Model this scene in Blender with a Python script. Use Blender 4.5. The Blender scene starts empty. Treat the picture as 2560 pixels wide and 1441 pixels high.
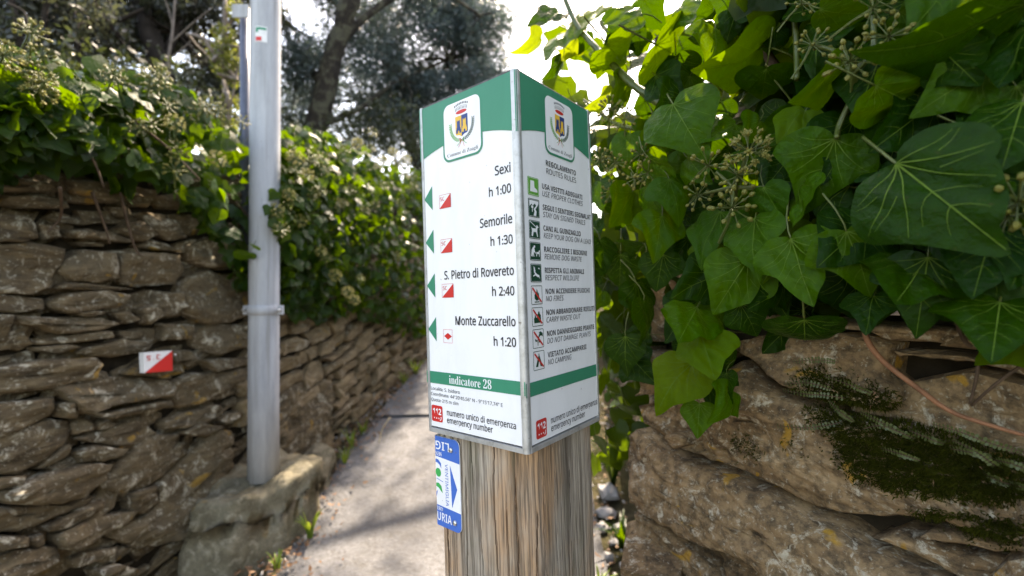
import bpy, bmesh, math, random
import numpy as np
from mathutils import Vector, Matrix, noise
from mathutils.bvhtree import BVHTree
from mathutils.geometry import tessellate_polygon
random.seed(11); rng = np.random.default_rng(5)
R_ = math.radians
SC = bpy.context.scene
COL = SC.collection

# ------------------------------------------------------------------ camera, sky, sun, exposure
CAMZ = 1.2
PITCH = R_(0.3)
FPX, CX, CY = 1137.8, 1280.0, 720.5          # focal length in photograph pixels
cam = bpy.data.cameras.new('camera'); camo = bpy.data.objects.new('camera', cam); COL.objects.link(camo)
camo.location = (0, 0, CAMZ); camo.rotation_euler = (math.pi/2 + PITCH, 0, 0)
cam.sensor_width = 36; cam.lens = 16.0; cam.clip_start = 0.02; cam.clip_end = 2000
cam.dof.use_dof = True; cam.dof.focus_distance = 0.54; cam.dof.aperture_fstop = 3.6; cam.dof.aperture_blades = 0
SC.camera = camo
SUN_AZ, SUN_EL = R_(15), R_(54)
w = bpy.data.worlds.new('World'); SC.world = w; w.use_nodes = True
wn = w.node_tree; bg = wn.nodes['Background']
sky = wn.nodes.new('ShaderNodeTexSky'); sky.sky_type = 'NISHITA'; sky.sun_disc = False
sky.sun_elevation = SUN_EL; sky.sun_rotation = SUN_AZ; sky.air_density = 1.0; sky.dust_density = 1.6; sky.ozone_density = 1.2
wn.links.new(sky.outputs[0], bg.inputs[0]); bg.inputs[1].default_value = 0.15
sun = bpy.data.lights.new('sun', 'SUN'); suno = bpy.data.objects.new('sun', sun); COL.objects.link(suno)
sun.energy = 2.9; sun.angle = R_(0.53); sun.color = (1.0, 0.99, 0.975)
sdir = Vector((math.sin(SUN_AZ)*math.cos(SUN_EL), math.cos(SUN_AZ)*math.cos(SUN_EL), math.sin(SUN_EL)))
suno.rotation_euler = sdir.to_track_quat('Z', 'Y').to_euler(); suno.location = sdir*30
SC.view_settings.view_transform = 'Standard'; SC.view_settings.look = 'None'
SC.view_settings.gamma = 1; SC.view_settings.use_curve_mapping = False
SC.view_settings.exposure = 2.72
SC.view_settings.use_white_balance = True; SC.view_settings.white_balance_temperature = 9000; SC.view_settings.white_balance_tint = 15
SC.render.engine = 'CYCLES'
cy = SC.cycles
cy.use_denoising = True; cy.max_bounces = 8; cy.diffuse_bounces = 4; cy.glossy_bounces = 3; cy.transmission_bounces = 5
cy.transparent_max_bounces = 6; cy.sample_clamp_indirect = 6.0; cy.caustics_reflective = False; cy.caustics_refractive = False

# ------------------------------------------------------------------ helpers
_cp, _sp = math.cos(PITCH), math.sin(PITCH)
def ray(px, py):
    dx, dz = (px-CX)/FPX, -(py-CY)/FPX
    return Vector((dx, _cp-dz*_sp, _sp+dz*_cp))
def P(px, py, d):                      # point seen at photograph pixel px,py at depth d
    return ray(px, py)*d + Vector((0, 0, CAMZ))
def on_plane(px, py, o, n):
    r = ray(px, py); c = Vector((0, 0, CAMZ))
    return c + r*((Vector(o)-c).dot(n)/r.dot(n))

def link(name, me, mats=None, parent=None, smooth=False):
    o = bpy.data.objects.new(name, me); COL.objects.link(o)
    if parent is not None: o.parent = parent
    if mats is not None:
        for m in (mats if isinstance(mats, (list, tuple)) else [mats]): me.materials.append(m)
    if smooth: me.polygons.foreach_set('use_smooth', [True]*len(me.polygons))
    return o
def mesh(name, v, f, mats=None, parent=None, smooth=False, mi=None):
    me = bpy.data.meshes.new(name); me.from_pydata([tuple(p) for p in v], [], f)
    o = link(name, me, mats, parent, smooth)
    if mi is not None: me.polygons.foreach_set('material_index', mi)
    me.update(); return o
def npmesh(name, V, F, mats=None, parent=None, smooth=False, mi=None):
    V = np.asarray(V, np.float32); F = np.asarray(F, np.int32)
    me = bpy.data.meshes.new(name); n, k = F.shape
    me.vertices.add(len(V)); me.vertices.foreach_set('co', V.ravel())
    me.loops.add(n*k); me.loops.foreach_set('vertex_index', F.ravel())
    me.polygons.add(n); me.polygons.foreach_set('loop_start', np.arange(0, n*k, k, dtype=np.int32))
    me.polygons.foreach_set('loop_total', np.full(n, k, np.int32))
    if mi is not None: me.polygons.foreach_set('material_index', np.asarray(mi, np.int32))
    me.update(calc_edges=True); me.validate()
    return link(name, me, mats, parent, smooth)
def empty(name, loc=(0, 0, 0)):
    o = bpy.data.objects.new(name, None); COL.objects.link(o); o.location = loc; o.empty_display_size = .05; return o
def tag(o, label=None, cat=None, group=None, kind=None):
    if label: o['label'] = label
    if cat: o['category'] = cat
    if group: o['group'] = group
    if kind: o['kind'] = kind
    return o
def box(name, c, s, m, parent=None, bev=0.0, rot=None):
    bm = bmesh.new(); bmesh.ops.create_cube(bm, size=1)
    bmesh.ops.scale(bm, vec=Vector(s), verts=bm.verts)
    if bev: bmesh.ops.bevel(bm, geom=bm.edges[:], offset=bev, segments=2, affect='EDGES', profile=.6)
    if rot: bmesh.ops.rotate(bm, matrix=rot, verts=bm.verts)
    bmesh.ops.translate(bm, vec=Vector(c), verts=bm.verts)
    me = bpy.data.meshes.new(name); bm.to_mesh(me); bm.free()
    return link(name, me, m, parent)
def tube_data(pts, rad, n=8, cap=True, rough=0.0):
    pts = [Vector(p) for p in pts]; V = []; F = []
    if not isinstance(rad, (list, tuple)): rad = [rad]*len(pts)
    a = None
    for i, p in enumerate(pts):
        t = (pts[min(i+1, len(pts)-1)]-pts[max(i-1, 0)]).normalized()
        if a is None: a = t.orthogonal().normalized()
        a = (a - t*a.dot(t)).normalized(); b = t.cross(a)
        for k in range(n):
            th = 2*math.pi*k/n; r = rad[i]
            q = p + (a*math.cos(th)+b*math.sin(th))*r
            if rough: q += (q-p)*rough*noise.noise(q*9)
            V.append(q)
    for i in range(len(pts)-1):
        for k in range(n):
            F.append((i*n+k, i*n+(k+1) % n, (i+1)*n+(k+1) % n, (i+1)*n+k))
    if cap:
        F.append(tuple(range(n-1, -1, -1))); F.append(tuple((len(pts)-1)*n+k for k in range(n)))
    return V, F
def tube(name, pts, rad, m, parent=None, n=8, rough=0.0):
    V, F = tube_data(pts, rad, n, True, rough); return mesh(name, V, F, m, parent, True)
def smooth_path(pts, k=5):
    pts = [Vector(p) for p in pts]; out = []
    for i in range(len(pts)-1):
        p0, p1, p2, p3 = pts[max(i-1, 0)], pts[i], pts[i+1], pts[min(i+2, len(pts)-1)]
        for j in range(k):
            t = j/k
            out.append(.5*((2*p1)+(p2-p0)*t+(2*p0-5*p1+4*p2-p3)*t*t+(3*p1-p0-3*p2+p3)*t**3))
    out.append(pts[-1]); return out
def fbm(p, o=4): return noise.fractal(p, 1.0, 2.0, o, noise_basis='PERLIN_ORIGINAL')
def inpoly(x, y, poly):
    c = False; j = len(poly)-1
    for i in range(len(poly)):
        xi, yi = poly[i]; xj, yj = poly[j]
        if (yi > y) != (yj > y) and x < (xj-xi)*(y-yi)/(yj-yi)+xi: c = not c
        j = i
    return c
def lerp_tab(x, tab):
    return float(np.interp(x, [t[0] for t in tab], [t[1] for t in tab]))

# ------------------------------------------------------------------ materials
class N:
    def __init__(s, name):
        s.m = bpy.data.materials.new(name); s.m.use_nodes = True; s.t = s.m.node_tree; s.t.nodes.clear()
        s.out = s.t.nodes.new('ShaderNodeOutputMaterial')
    def n(s, ty, _o=0, **kw):
        nd = s.t.nodes.new('ShaderNode'+ty)
        for k, v in kw.items():
            if k.startswith('_'): setattr(nd, k[1:], v)
        for k, v in kw.items():
            if k.startswith('_'): continue
            key = int(k[1:]) if k[0] == 'i' and k[1:].isdigit() else k.replace('__', ' ')
            inp = nd.inputs[key]
            if isinstance(v, bpy.types.NodeSocket): s.t.links.new(v, inp)
            else: inp.default_value = v
        return nd
    def mix(s, f, a, b, blend='MIX'):
        nd = s.t.nodes.new('ShaderNodeMix'); nd.data_type = 'RGBA'; nd.blend_type = blend
        for i, v in ((0, f), (6, a), (7, b)):
            if isinstance(v, bpy.types.NodeSocket): s.t.links.new(v, nd.inputs[i])
            else: nd.inputs[i].default_value = (*v, 1) if isinstance(v, tuple) and len(v) == 3 else v
        return nd.outputs[2]
    def noise(s, vec, scale, detail=4, rough=.6, dist=0.0):
        return s.n('TexNoise', Vector=vec, Scale=scale, Detail=detail, Roughness=rough, Distortion=dist).outputs[0]
    def ramp(s, f, stops):
        nd = s.t.nodes.new('ShaderNodeValToRGB'); s.t.links.new(f, nd.inputs[0]); cr = nd.color_ramp
        while len(cr.elements) < len(stops): cr.elements.new(.5)
        for e, (p, c) in zip(cr.elements, stops):
            e.position = p; e.color = (*c, 1) if isinstance(c, tuple) else (c, c, c, 1)
        return nd.outputs[0]
    def math(s, op, a, b=0.0):
        return s.n('Math', _operation=op, i0=a, i1=b).outputs[0]
    def mapping(s, vec, sc=(1, 1, 1), rot=(0, 0, 0)):
        return s.n('Mapping', Vector=vec, Scale=sc, Rotation=rot).outputs[0]
    def bump(s, h, st=.5, d=.01, nrm=None):
        nd = s.n('Bump', Height=h, Strength=st, Distance=d)
        if nrm is not None: s.t.links.new(nrm, nd.inputs['Normal'])
        return nd.outputs[0]
    def done(s, sh): s.t.links.new(sh, s.out.inputs[0]); return s.m
    @property
    def obj(s): return s.n('TexCoord').outputs[3]
    @property
    def rand(s): return s.n('ObjectInfo').outputs[5]
def c4(c): return (*c, 1)
def plain(name, col, rough=.5, metal=0.0, spec=.5, var=0.0, scale=40, bump=0.0, coat=0.0):
    s = N(name); v = s.obj
    c = c4(col)
    if var:
        f = s.noise(v, scale, 5, .65)
        c = s.mix(s.ramp(f, [(.3, 0.0), (.7, 1.0)]), tuple(x*(1-var) for x in col), tuple(min(1, x*(1+var*.6)) for x in col))
    p = s.n('BsdfPrincipled', Base__Color=c, Roughness=rough, Metallic=metal, Specular__IOR__Level=spec, Coat__Weight=coat)
    if bump: s.t.links.new(s.bump(s.noise(v, scale*3, 4, .6), bump, .002), p.inputs['Normal'])
    return s.done(p.outputs[0])

def stone_mat(name, cols, scale=1.0, lichen=.5, yellow=.3, strata=(2.2, 2.2, 11), bumpd=.012, dark=.35):
    s = N(name); v = s.obj; rnd = s.rand
    vv = s.n('VectorMath', _operation='ADD', i0=v, i1=s.n('CombineXYZ', X=s.math('MULTIPLY', rnd, 7.3), Y=s.math('MULTIPLY', rnd, 3.1)).outputs[0]).outputs[0]
    st = s.mapping(vv, strata, (0.25, 0.12, 0))
    n1 = s.noise(st, 2.6*scale, 6, .62, .5)
    n2 = s.noise(vv, 16*scale, 6, .68)
    n3 = s.noise(vv, 5*scale, 5, .6, .8)
    base = s.ramp(n1, [(.25, cols[0]), (.45, cols[1]), (.62, cols[2]), (.8, cols[3])])
    base = s.mix(s.ramp(rnd, [(0, .0), (1, .75)]), base, s.ramp(n3, [(.3, cols[4]), (.55, cols[2]), (.75, cols[1])]))
    base = s.mix(s.ramp(n2, [(.36, dark), (.58, 0.0)]), base, (.022, .018, .013))
    # pale crust lichen
    l1 = s.noise(vv, 7*scale, 5, .7, 1.2); l2 = s.noise(vv, 34*scale, 3, .7)
    lm = s.math('MULTIPLY', s.ramp(l1, [(.55, 0.0), (.63, 1.0)]), s.ramp(l2, [(.38, 0.0), (.56, 1.0)]))
    base = s.mix(s.math('MULTIPLY', lm, lichen), base, (.44, .40, .31))
    l4 = s.noise(vv, 42*scale, 4, .6)
    base = s.mix(s.math('MULTIPLY', s.ramp(l4, [(.6, 0.0), (.66, 1.0)]), lichen*.55), base, (.40, .37, .29))
    # orange lichen
    y1 = s.noise(s.n('VectorMath', _operation='ADD', i0=vv, i1=(3.3, 9.1, 4.4)).outputs[0], 5.2*scale, 2, .5, .6)
    ym = s.math('MULTIPLY', s.ramp(y1, [(.66, 0.0), (.695, 1.0)]), s.ramp(s.noise(vv, 60*scale, 3, .7), [(.3, .45), (.6, 1.0)]))
    base = s.mix(s.math('MULTIPLY', ym, yellow), base, (.42, .22, .012))
    h = s.math('ADD', s.math('MULTIPLY', n1, 1.2), s.math('ADD', s.math('MULTIPLY', n2, .55), s.math('MULTIPLY', s.noise(vv, 60*scale, 4, .7), .2)))
    p = s.n('BsdfPrincipled', Base__Color=base, Roughness=.88, Specular__IOR__Level=.25, Normal=s.bump(h, .9, bumpd))
    return s.done(p.outputs[0])
BR = [(.026, .018, .010), (.082, .058, .032), (.158, .115, .064), (.24, .195, .125), (.12, .10, .068)]
M = {}
M['stone'] = stone_mat('schist stone', BR, 1.8, .9, .55)
M['stone_far'] = stone_mat('pale wall stone', [(.045, .029, .015), (.14, .098, .052), (.235, .168, .092), (.32, .25, .155), (.17, .128, .082)], 1.0, .55, .2)
TN = [(.05, .03, .015), (.16, .10, .050), (.29, .195, .105), (.46, .35, .22), (.19, .12, .065)]
M['stone_near'] = stone_mat('tan lichened stone', TN, 4.2, .8, .7, (.9, .9, 3.2), .006, .75)
M['core'] = plain('dark earth between stones', (.030, .023, .015), .95, 0, .1, .5, 25, .6)
M['soil'] = plain('brown leaf soil', (.075, .055, .036), .95, 0, .1, .6, 18, .8)
M['block'] = stone_mat('weathered cement block', [(.05, .042, .025), (.11, .095, .06), (.19, .17, .12), (.30, .275, .22), (.11, .098, .06)], 2.0, .35, .15, (2, 2, 2), .01)

def ground_mat():
    s = N('terrace soil and litter'); v = s.obj
    n1 = s.noise(v, 3, 6, .65); n2 = s.noise(v, 30, 5, .7)
    c = s.ramp(n1, [(.3, (.03, .04, .014)), (.5, (.07, .06, .03)), (.7, (.12, .10, .06))])
    c = s.mix(s.ramp(n2, [(.4, .5), (.6, 0.0)]), c, (.02, .016, .01))
    p = s.n('BsdfPrincipled', Base__Color=c, Roughness=.95, Specular__IOR__Level=.1, Normal=s.bump(n2, .8, .03))
    return s.done(p.outputs[0])
M['ground'] = ground_mat()
def concrete():
    s = N('worn concrete path'); v = s.obj
    n1 = s.noise(v, 2.2, 6, .65, .4); n2 = s.noise(v, 55, 5, .7); n3 = s.noise(v, 11, 5, .7, .5)
    vo = s.n('TexVoronoi', Vector=v, Scale=75.0).outputs[0]
    c = s.ramp(n1, [(.28, (.086, .087, .090)), (.5, (.126, .129, .135)), (.72, (.165, .168, .176))])
    c = s.mix(s.ramp(n3, [(.36, .35), (.52, 0.0)]), c, (.066, .065, .060))
    c = s.mix(s.ramp(n2, [(.36, .6), (.52, 0.0)]), c, (.07, .066, .06))
    c = s.mix(s.ramp(n2, [(.6, 0.0), (.72, .5)]), c, (.26, .255, .25))
    h = s.math('ADD', s.math('MULTIPLY', n2, .8), s.math('ADD', n3, s.math('MULTIPLY', vo, .4)))
    p = s.n('BsdfPrincipled', Base__Color=c, Roughness=.9, Specular__IOR__Level=.25, Normal=s.bump(h, .7, .008))
    return s.done(p.outputs[0])
M['concrete'] = concrete()

def leaf_mat(name, col, col2, trans, tw=.4, rough=.32, var=.5, spec=.5, obj=True, bmp=.25, spots=0.0):
    s = N(name); v = s.obj
    r = s.rand if obj else s.n('NewGeometry').outputs[8]
    n1 = s.noise(v, 6, 5, .65)
    c = s.mix(s.ramp(r, [(0, 0.0), (1, 1.0)]), col, col2)
    c = s.mix(s.ramp(n1, [(.35, .45), (.6, 0.0)]), c, tuple(x*.55 for x in col))
    if spots: c = s.mix(s.math('MULTIPLY', s.ramp(s.noise(v, 11, 6, .8), [(.62, 0.0), (.68, 1.0)]), spots), c, (.075, .045, .012))
    h = s.math('ADD', s.noise(v, 9, 3, .5), s.math('MULTIPLY', s.noise(v, 60, 3, .6), .15))
    p = s.n('BsdfPrincipled', Base__Color=c, Roughness=rough, Specular__IOR__Level=spec, Normal=s.bump(h, bmp, .06))
    tr = s.n('BsdfTranslucent', Color=s.mix(.35, trans, c))
    mx = s.n('MixShader', Fac=tw, i1=p.outputs[0], i2=tr.outputs[0])
    return s.done(mx.outputs[0])
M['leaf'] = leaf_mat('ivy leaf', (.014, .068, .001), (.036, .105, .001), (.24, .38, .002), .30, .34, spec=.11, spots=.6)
M['leaf_dark'] = leaf_mat('old shade toned ivy leaf', (.004, .028, .001), (.011, .044, .001), (.11, .25, .003), .22, .34, spec=.09, spots=.6)  # older leaf tone, deepened to stand in for shade among the leaves
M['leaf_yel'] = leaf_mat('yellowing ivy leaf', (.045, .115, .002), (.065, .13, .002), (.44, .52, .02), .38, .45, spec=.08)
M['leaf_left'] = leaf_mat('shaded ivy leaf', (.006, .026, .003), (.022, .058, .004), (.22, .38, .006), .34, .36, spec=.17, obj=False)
M['leaf_in'] = leaf_mat('shade darkened inner ivy leaf', (.006, .022, .002), (.014, .038, .002), (.20, .32, .008), .34, .4, spec=.14, obj=False)  # colour darkened in place of the shade deep inside the ivy
M['vein'] = leaf_mat('ivy leaf vein', (.085, .165, .02), (.13, .22, .032), (.26, .4, .04), .3, .5, spec=.08)
M['petiole'] = leaf_mat('ivy stalk', (.07, .10, .018), (.10, .125, .025), (.15, .2, .04), .15, .4)
M['bud'] = leaf_mat('ivy flower bud', (.15, .15, .022), (.22, .20, .032), (.25, .25, .04), .2, .5)
M['bloom'] = leaf_mat('ivy blossom', (.22, .195, .045), (.29, .25, .06), (.5, .5, .2), .25, .5)
M['bark'] = plain('ivy bark', (.085, .055, .036), .85, 0, .2, .5, 60, .6)
M['olive'] = leaf_mat('olive leaf', (.026, .046, .050), (.078, .112, .114), (.18, .25, .18), .32, .36, obj=False)
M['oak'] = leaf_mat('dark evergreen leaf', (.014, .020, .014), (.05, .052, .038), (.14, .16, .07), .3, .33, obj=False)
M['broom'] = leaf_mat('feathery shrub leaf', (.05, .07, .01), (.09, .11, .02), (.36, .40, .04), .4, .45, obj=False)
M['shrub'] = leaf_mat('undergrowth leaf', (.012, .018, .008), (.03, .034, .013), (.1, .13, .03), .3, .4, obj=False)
M['grass'] = leaf_mat('grass blade', (.10, .19, .02), (.17, .25, .035), (.40, .50, .04), .4, .45)
M['straw'] = leaf_mat('dry straw', (.42, .34, .20), (.5, .42, .27), (.5, .42, .25), .3, .6)
M['dead'] = leaf_mat('fallen dry leaf', (.16, .075, .035), (.24, .14, .07), (.3, .15, .06), .2, .7, obj=False)
M['moss'] = leaf_mat('moss', (.020, .026, .002), (.052, .056, .004), (.08, .09, .006), .25, .8, spec=.1, obj=False)
M['fern'] = leaf_mat('fern pinna', (.05, .068, .014), (.08, .10, .022), (.1, .14, .03), .25, .5)
def bark_mat():
    s = N('grey olive bark'); v = s.obj
    n1 = s.noise(v, 7, 6, .7, .6); n2 = s.noise(s.mapping(v, (22, 22, 5)), 1, 5, .65)
    c = s.ramp(n1, [(.35, (.016, .013, .011)), (.5, (.034, .028, .022)), (.58, (.085, .082, .055)), (.7, (.055, .05, .038))])
    p = s.n('BsdfPrincipled', Base__Color=c, Roughness=.92, Specular__IOR__Level=.2, Normal=s.bump(n2, 1, .03))
    return s.done(p.outputs[0])
M['treebark'] = bark_mat(); M['olivebark'] = M['treebark']
M['darkbark'] = plain('dark bark', (.028, .022, .018), .95, 0, .15, .5, 12, .8)
M['palebark'] = plain('pale twig bark', (.17, .14, .12), .85, 0, .2, .4, 20, .4)

# ------------------------------------------------------------------ layout numbers
GZ = CAMZ-1.15
def gz(y):                                             # path height
    t = (y-2.05)/.25
    sp = .25*(t if t > 20 else math.log1p(math.exp(t)))
    return GZ+.25*sp if y < 9 else GZ+.25*6.95
WT = math.tan(R_(12))
def wx(y): return -1.675+WT*y                          # left wall face
WN = Vector((math.cos(R_(12)), -math.sin(R_(12)), 0)); WD = Vector((math.sin(R_(12)), math.cos(R_(12)), 0))
WO = Vector((wx(0), 0, 0))
def wtop(y): return CAMZ+.42+.11*(y-1.3)
RC = Vector((.23, .85, 0)); RE = Vector((.50, .38, 0)); RD = (RE-RC).normalized()
RN = Vector((RD.y, -RD.x, 0)); RN = RN if RN.y < 0 else -RN   # faces the camera side
IA = Vector((.34, .38, 0)); IB = Vector((.13, .85, 0)); ID = (IB-IA).normalized()
IN = Vector((-ID.y, ID.x, 0)); IN = IN if IN.x < 0 else -IN

# ------------------------------------------------------------------ setting: ground, terrace, bank, path
def sheet(name, f, xs, ys, m):
    V = [f(x, y) for y in ys for x in xs]; nx = len(xs)
    F = [(j*nx+i, j*nx+i+1, (j+1)*nx+i+1, (j+1)*nx+i) for j in range(len(ys)-1) for i in range(nx-1)]
    return tag(mesh(name, V, F, m, None, True), kind='structure')
gx = [-900, -300, -100, -40, -15, -6, -3]+[-2+.1*i for i in range(45)]+[3, 6, 15, 40, 100, 300, 900]
gy = [-900, -200, -40, -10, -4, -2]+[-1+.12*i for i in range(92)]+[11, 14, 20, 35, 80, 200, 900]
sheet('ground', lambda x, y: (x, y, gz(y)-.012+.018*fbm(Vector((x*2.2, y*2.2, 0)))-(.02*(max(0, y-12)) if y < 60 else .96)), gx, gy, M['ground'])
def terr(k, y):
    d = [0, .1, .25, .5, .9, 1.5, 2.4, 3.6, 5, 8, 14, 25, 60][k]
    yy = min(y, 12)
    z = wtop(yy)+.03+.22*min(d, 6)+.05*fbm(Vector((d*2, y*1.5, 4)))
    k_ = min(1, max(0, (y+.5)/1.1)); z = gz(y)-.06+(z-gz(y)+.06)*k_*k_*(3-2*k_)
    return (wx(y)-.10-d, y, z-.06*max(0, y-12)*.3)
tys = [-4+.3*i for i in range(60)]+[16, 20, 30, 50]
V = [terr(k, y) for y in tys for k in range(13)]
tag(mesh('terrace', V, [(j*13+i, j*13+i+1, (j+1)*13+i+1, (j+1)*13+i) for j in range(len(tys)-1) for i in range(12)], M['ground'], None, True), kind='structure')
# right bank behind the right hand wall
bpts = [(-1.2, 1.0), (0, .72), (.38, .54), (.85, .27), (1.1, .42), (1.6, .62), (2.6, .78), (4.5, .95), (8, 1.5), (16, 3)]
def bank(k, y):
    x0 = float(np.interp(y, [b[0] for b in bpts], [b[1] for b in bpts]))+.10
    d = [0, .02, .3, .8, 1.6, 3, 6, 14, 30][k]
    z = gz(y)-.05 if k == 0 else CAMZ-.12+.22*max(0, min(y, 8)-1)+.22*min(d, 4)+.04*fbm(Vector((d*3, y*2, 9)))
    return (x0+d, y, z)
bys = [-1.2+.15*i for i in range(80)]+[12, 16]
V = [bank(k, y) for y in bys for k in range(9)]
tag(mesh('bank', V, [(j*9+i, j*9+i+1, (j+1)*9+i+1, (j+1)*9+i) for j in range(len(bys)-1) for i in range(8)], M['core'], None, True), kind='structure')
# concrete path: lower sheet, and an upper slab that begins with a broken edge
ledge = [(-5, -1.4), (-.6, -1.10), (1.0, -1.02), (1.8, -.92), (2.25, -1.03), (2.9, -.97), (3.8, -.80), (5, -.62), (9.5, -.1)]
redge = [(-5, .9), (-.6, .5), (1.0, .36), (1.5, .36), (2.5, .42), (4, .62), (6, .85), (9.5, 1.4)]
def path_rows(y0, y1, dz, n, jag=None):
    V = []; F = []; m = 22
    for j in range(n+1):
        for i in range(m+1):
            u = i/m; y = y0+(y1-y0)*j/n
            if jag and j == 0: y += jag(u)
            if jag and j == 1: y = max(y, y0+jag(u)+.02)
            a = lerp_tab(y, ledge)+.025*noise.noise(Vector((0, y*5, 3))); b = lerp_tab(y, redge)
            x = a+(b-a)*u; cr = .012*math.sin(math.pi*u)
            V.append((x, y, gz(y)+dz+cr+.006*fbm(Vector((x*5, y*5, 1)))))
    for j in range(n):
        for i in range(m): F.append((j*(m+1)+i, j*(m+1)+i+1, (j+1)*(m+1)+i+1, (j+1)*(m+1)+i))
    k = len(V); per = [(0, i) for i in range(m+1)]+[(j, m) for j in range(1, n+1)]+[(n, i) for i in range(m-1, -1, -1)]+[(j, 0) for j in range(n-1, 0, -1)]
    for (j, i) in per:
        v = V[j*(m+1)+i]; V.append((v[0], v[1], v[2]-.06))
    for q in range(len(per)):
        (j, i), (j2, i2) = per[q], per[(q+1) % len(per)]
        F.append((j*(m+1)+i, k+q, k+(q+1) % len(per), j2*(m+1)+i2))
    return V, F
V, F = path_rows(-5.0, 3.2, .022, 100)
path = tag(mesh('path', V, F, M['concrete'], None, True), kind='structure')
V, F = path_rows(2.92, 9.0, .038, 70, lambda u: .10*noise.noise(Vector((u*6, 0, 8)))+(.35 if u < .22 else .35*max(0, 1-(u-.22)/.12))-.05*u)
mesh('concrete_slab', V, F, M['concrete'], path, False)

# ------------------------------------------------------------------ stones
def chaikin(p, it=1):
    for _ in range(it):
        q = []
        for i in range(len(p)):
            a, b = p[i], p[(i+1) % len(p)]
            q += [(a[0]*.75+b[0]*.25, a[1]*.75+b[1]*.25), (a[0]*.25+b[0]*.75, a[1]*.25+b[1]*.75)]
        p = q
    return p
def densify(poly, step):
    q = []
    for i in range(len(poly)):
        a, b = poly[i], poly[(i+1) % len(poly)]; L = math.hypot(b[0]-a[0], b[1]-a[1]); k = max(1, int(L/step))
        for j in range(k): q.append((a[0]+(b[0]-a[0])*j/k, a[1]+(b[1]-a[1])*j/k))
    return q
def stone_geom(poly, o, d, n, out=.03, thick=.10, rings=3, rough=.012, bulge=.02, seed=0, k=1, facet=0.0):
    """poly in (s,h) on the wall face o+s*d+h*z with outward normal n -> verts, faces"""
    A = np.array(poly); c = A.mean(0); ev, U = np.linalg.eigh(np.cov((A-c).T)); ax = U[:, 1]; mn = U[:, 0]
    t = (A-c) @ ax; w_ = (A-c) @ mn; hw = (w_.max()-w_.min())/2
    lo_, hi_ = t.min()+hw, t.max()-hw
    if lo_ > hi_: lo_ = hi_ = (lo_+hi_)/2
    # the spine follows the middle of the outline
    V = []; F = []; m = len(poly); rs = random.Random(seed); tu = rs.uniform(-.12, .12); tv = rs.uniform(-.35, .35)
    lv = [(1.0, -thick), (1.0, -.010*k)]+[(1-.06-(i)/(rings)*.92, 0) for i in range(rings)]
    bins = np.linspace(t.min()-1e-6, t.max()+1e-6, 9); mid = []
    for i in range(8):
        q = w_[(t >= bins[max(0, i-1)]) & (t <= bins[min(8, i+2)])]; mid.append((q.min()+q.max())/2 if len(q) else 0)
    bc = (bins[1:]+bins[:-1])/2
    for li, (r, dep) in enumerate(lv):
        for i, (s, h) in enumerate(poly):
            tt = min(max(t[i], lo_), hi_); sp = c+ax*tt+mn*float(np.interp(tt, bc, mid))
            ps, ph = sp[0]+(s-sp[0])*r, sp[1]+(h-sp[1])*r
            e = dep if li < 2 else bulge*(1-r**5)+tu*(ps-c[0])+tv*(ph-c[1])
            q = o+d*ps+Vector((0, 0, ph))
            if li >= 1:
                g = fbm(Vector((q.x*7+seed, q.y*7, q.z*13)), 4)
                e += rough*g*2+rough*.5*noise.noise(q*38+Vector((seed, 0, 0)))
                if facet and li >= 2:
                    g2 = fbm(Vector((q.x*6+seed*2, q.y*6, q.z*16+q.x*5)), 3)*4
                    e += facet*(math.floor(g2)+min(1, (g2-math.floor(g2))*4))+facet*.5*noise.noise(q*85)
            V.append(q+n*(out+e))
    for li in range(len(lv)-1):
        for i in range(m):
            F.append((li*m+i, li*m+(i+1) % m, (li+1)*m+(i+1) % m, (li+1)*m+i))
    b = (len(lv)-1)*m
    F.append(tuple(b+i for i in range(m)))
    return V, F
def orient(F, V, n):
    # make the front face look along n
    f = F[-1]; a, b, c = V[f[0]], V[f[len(f)//3]], V[f[2*len(f)//3]]
    if (b-a).cross(c-a).dot(n) < 0: F = [tuple(reversed(x)) for x in F]
    return F

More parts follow.
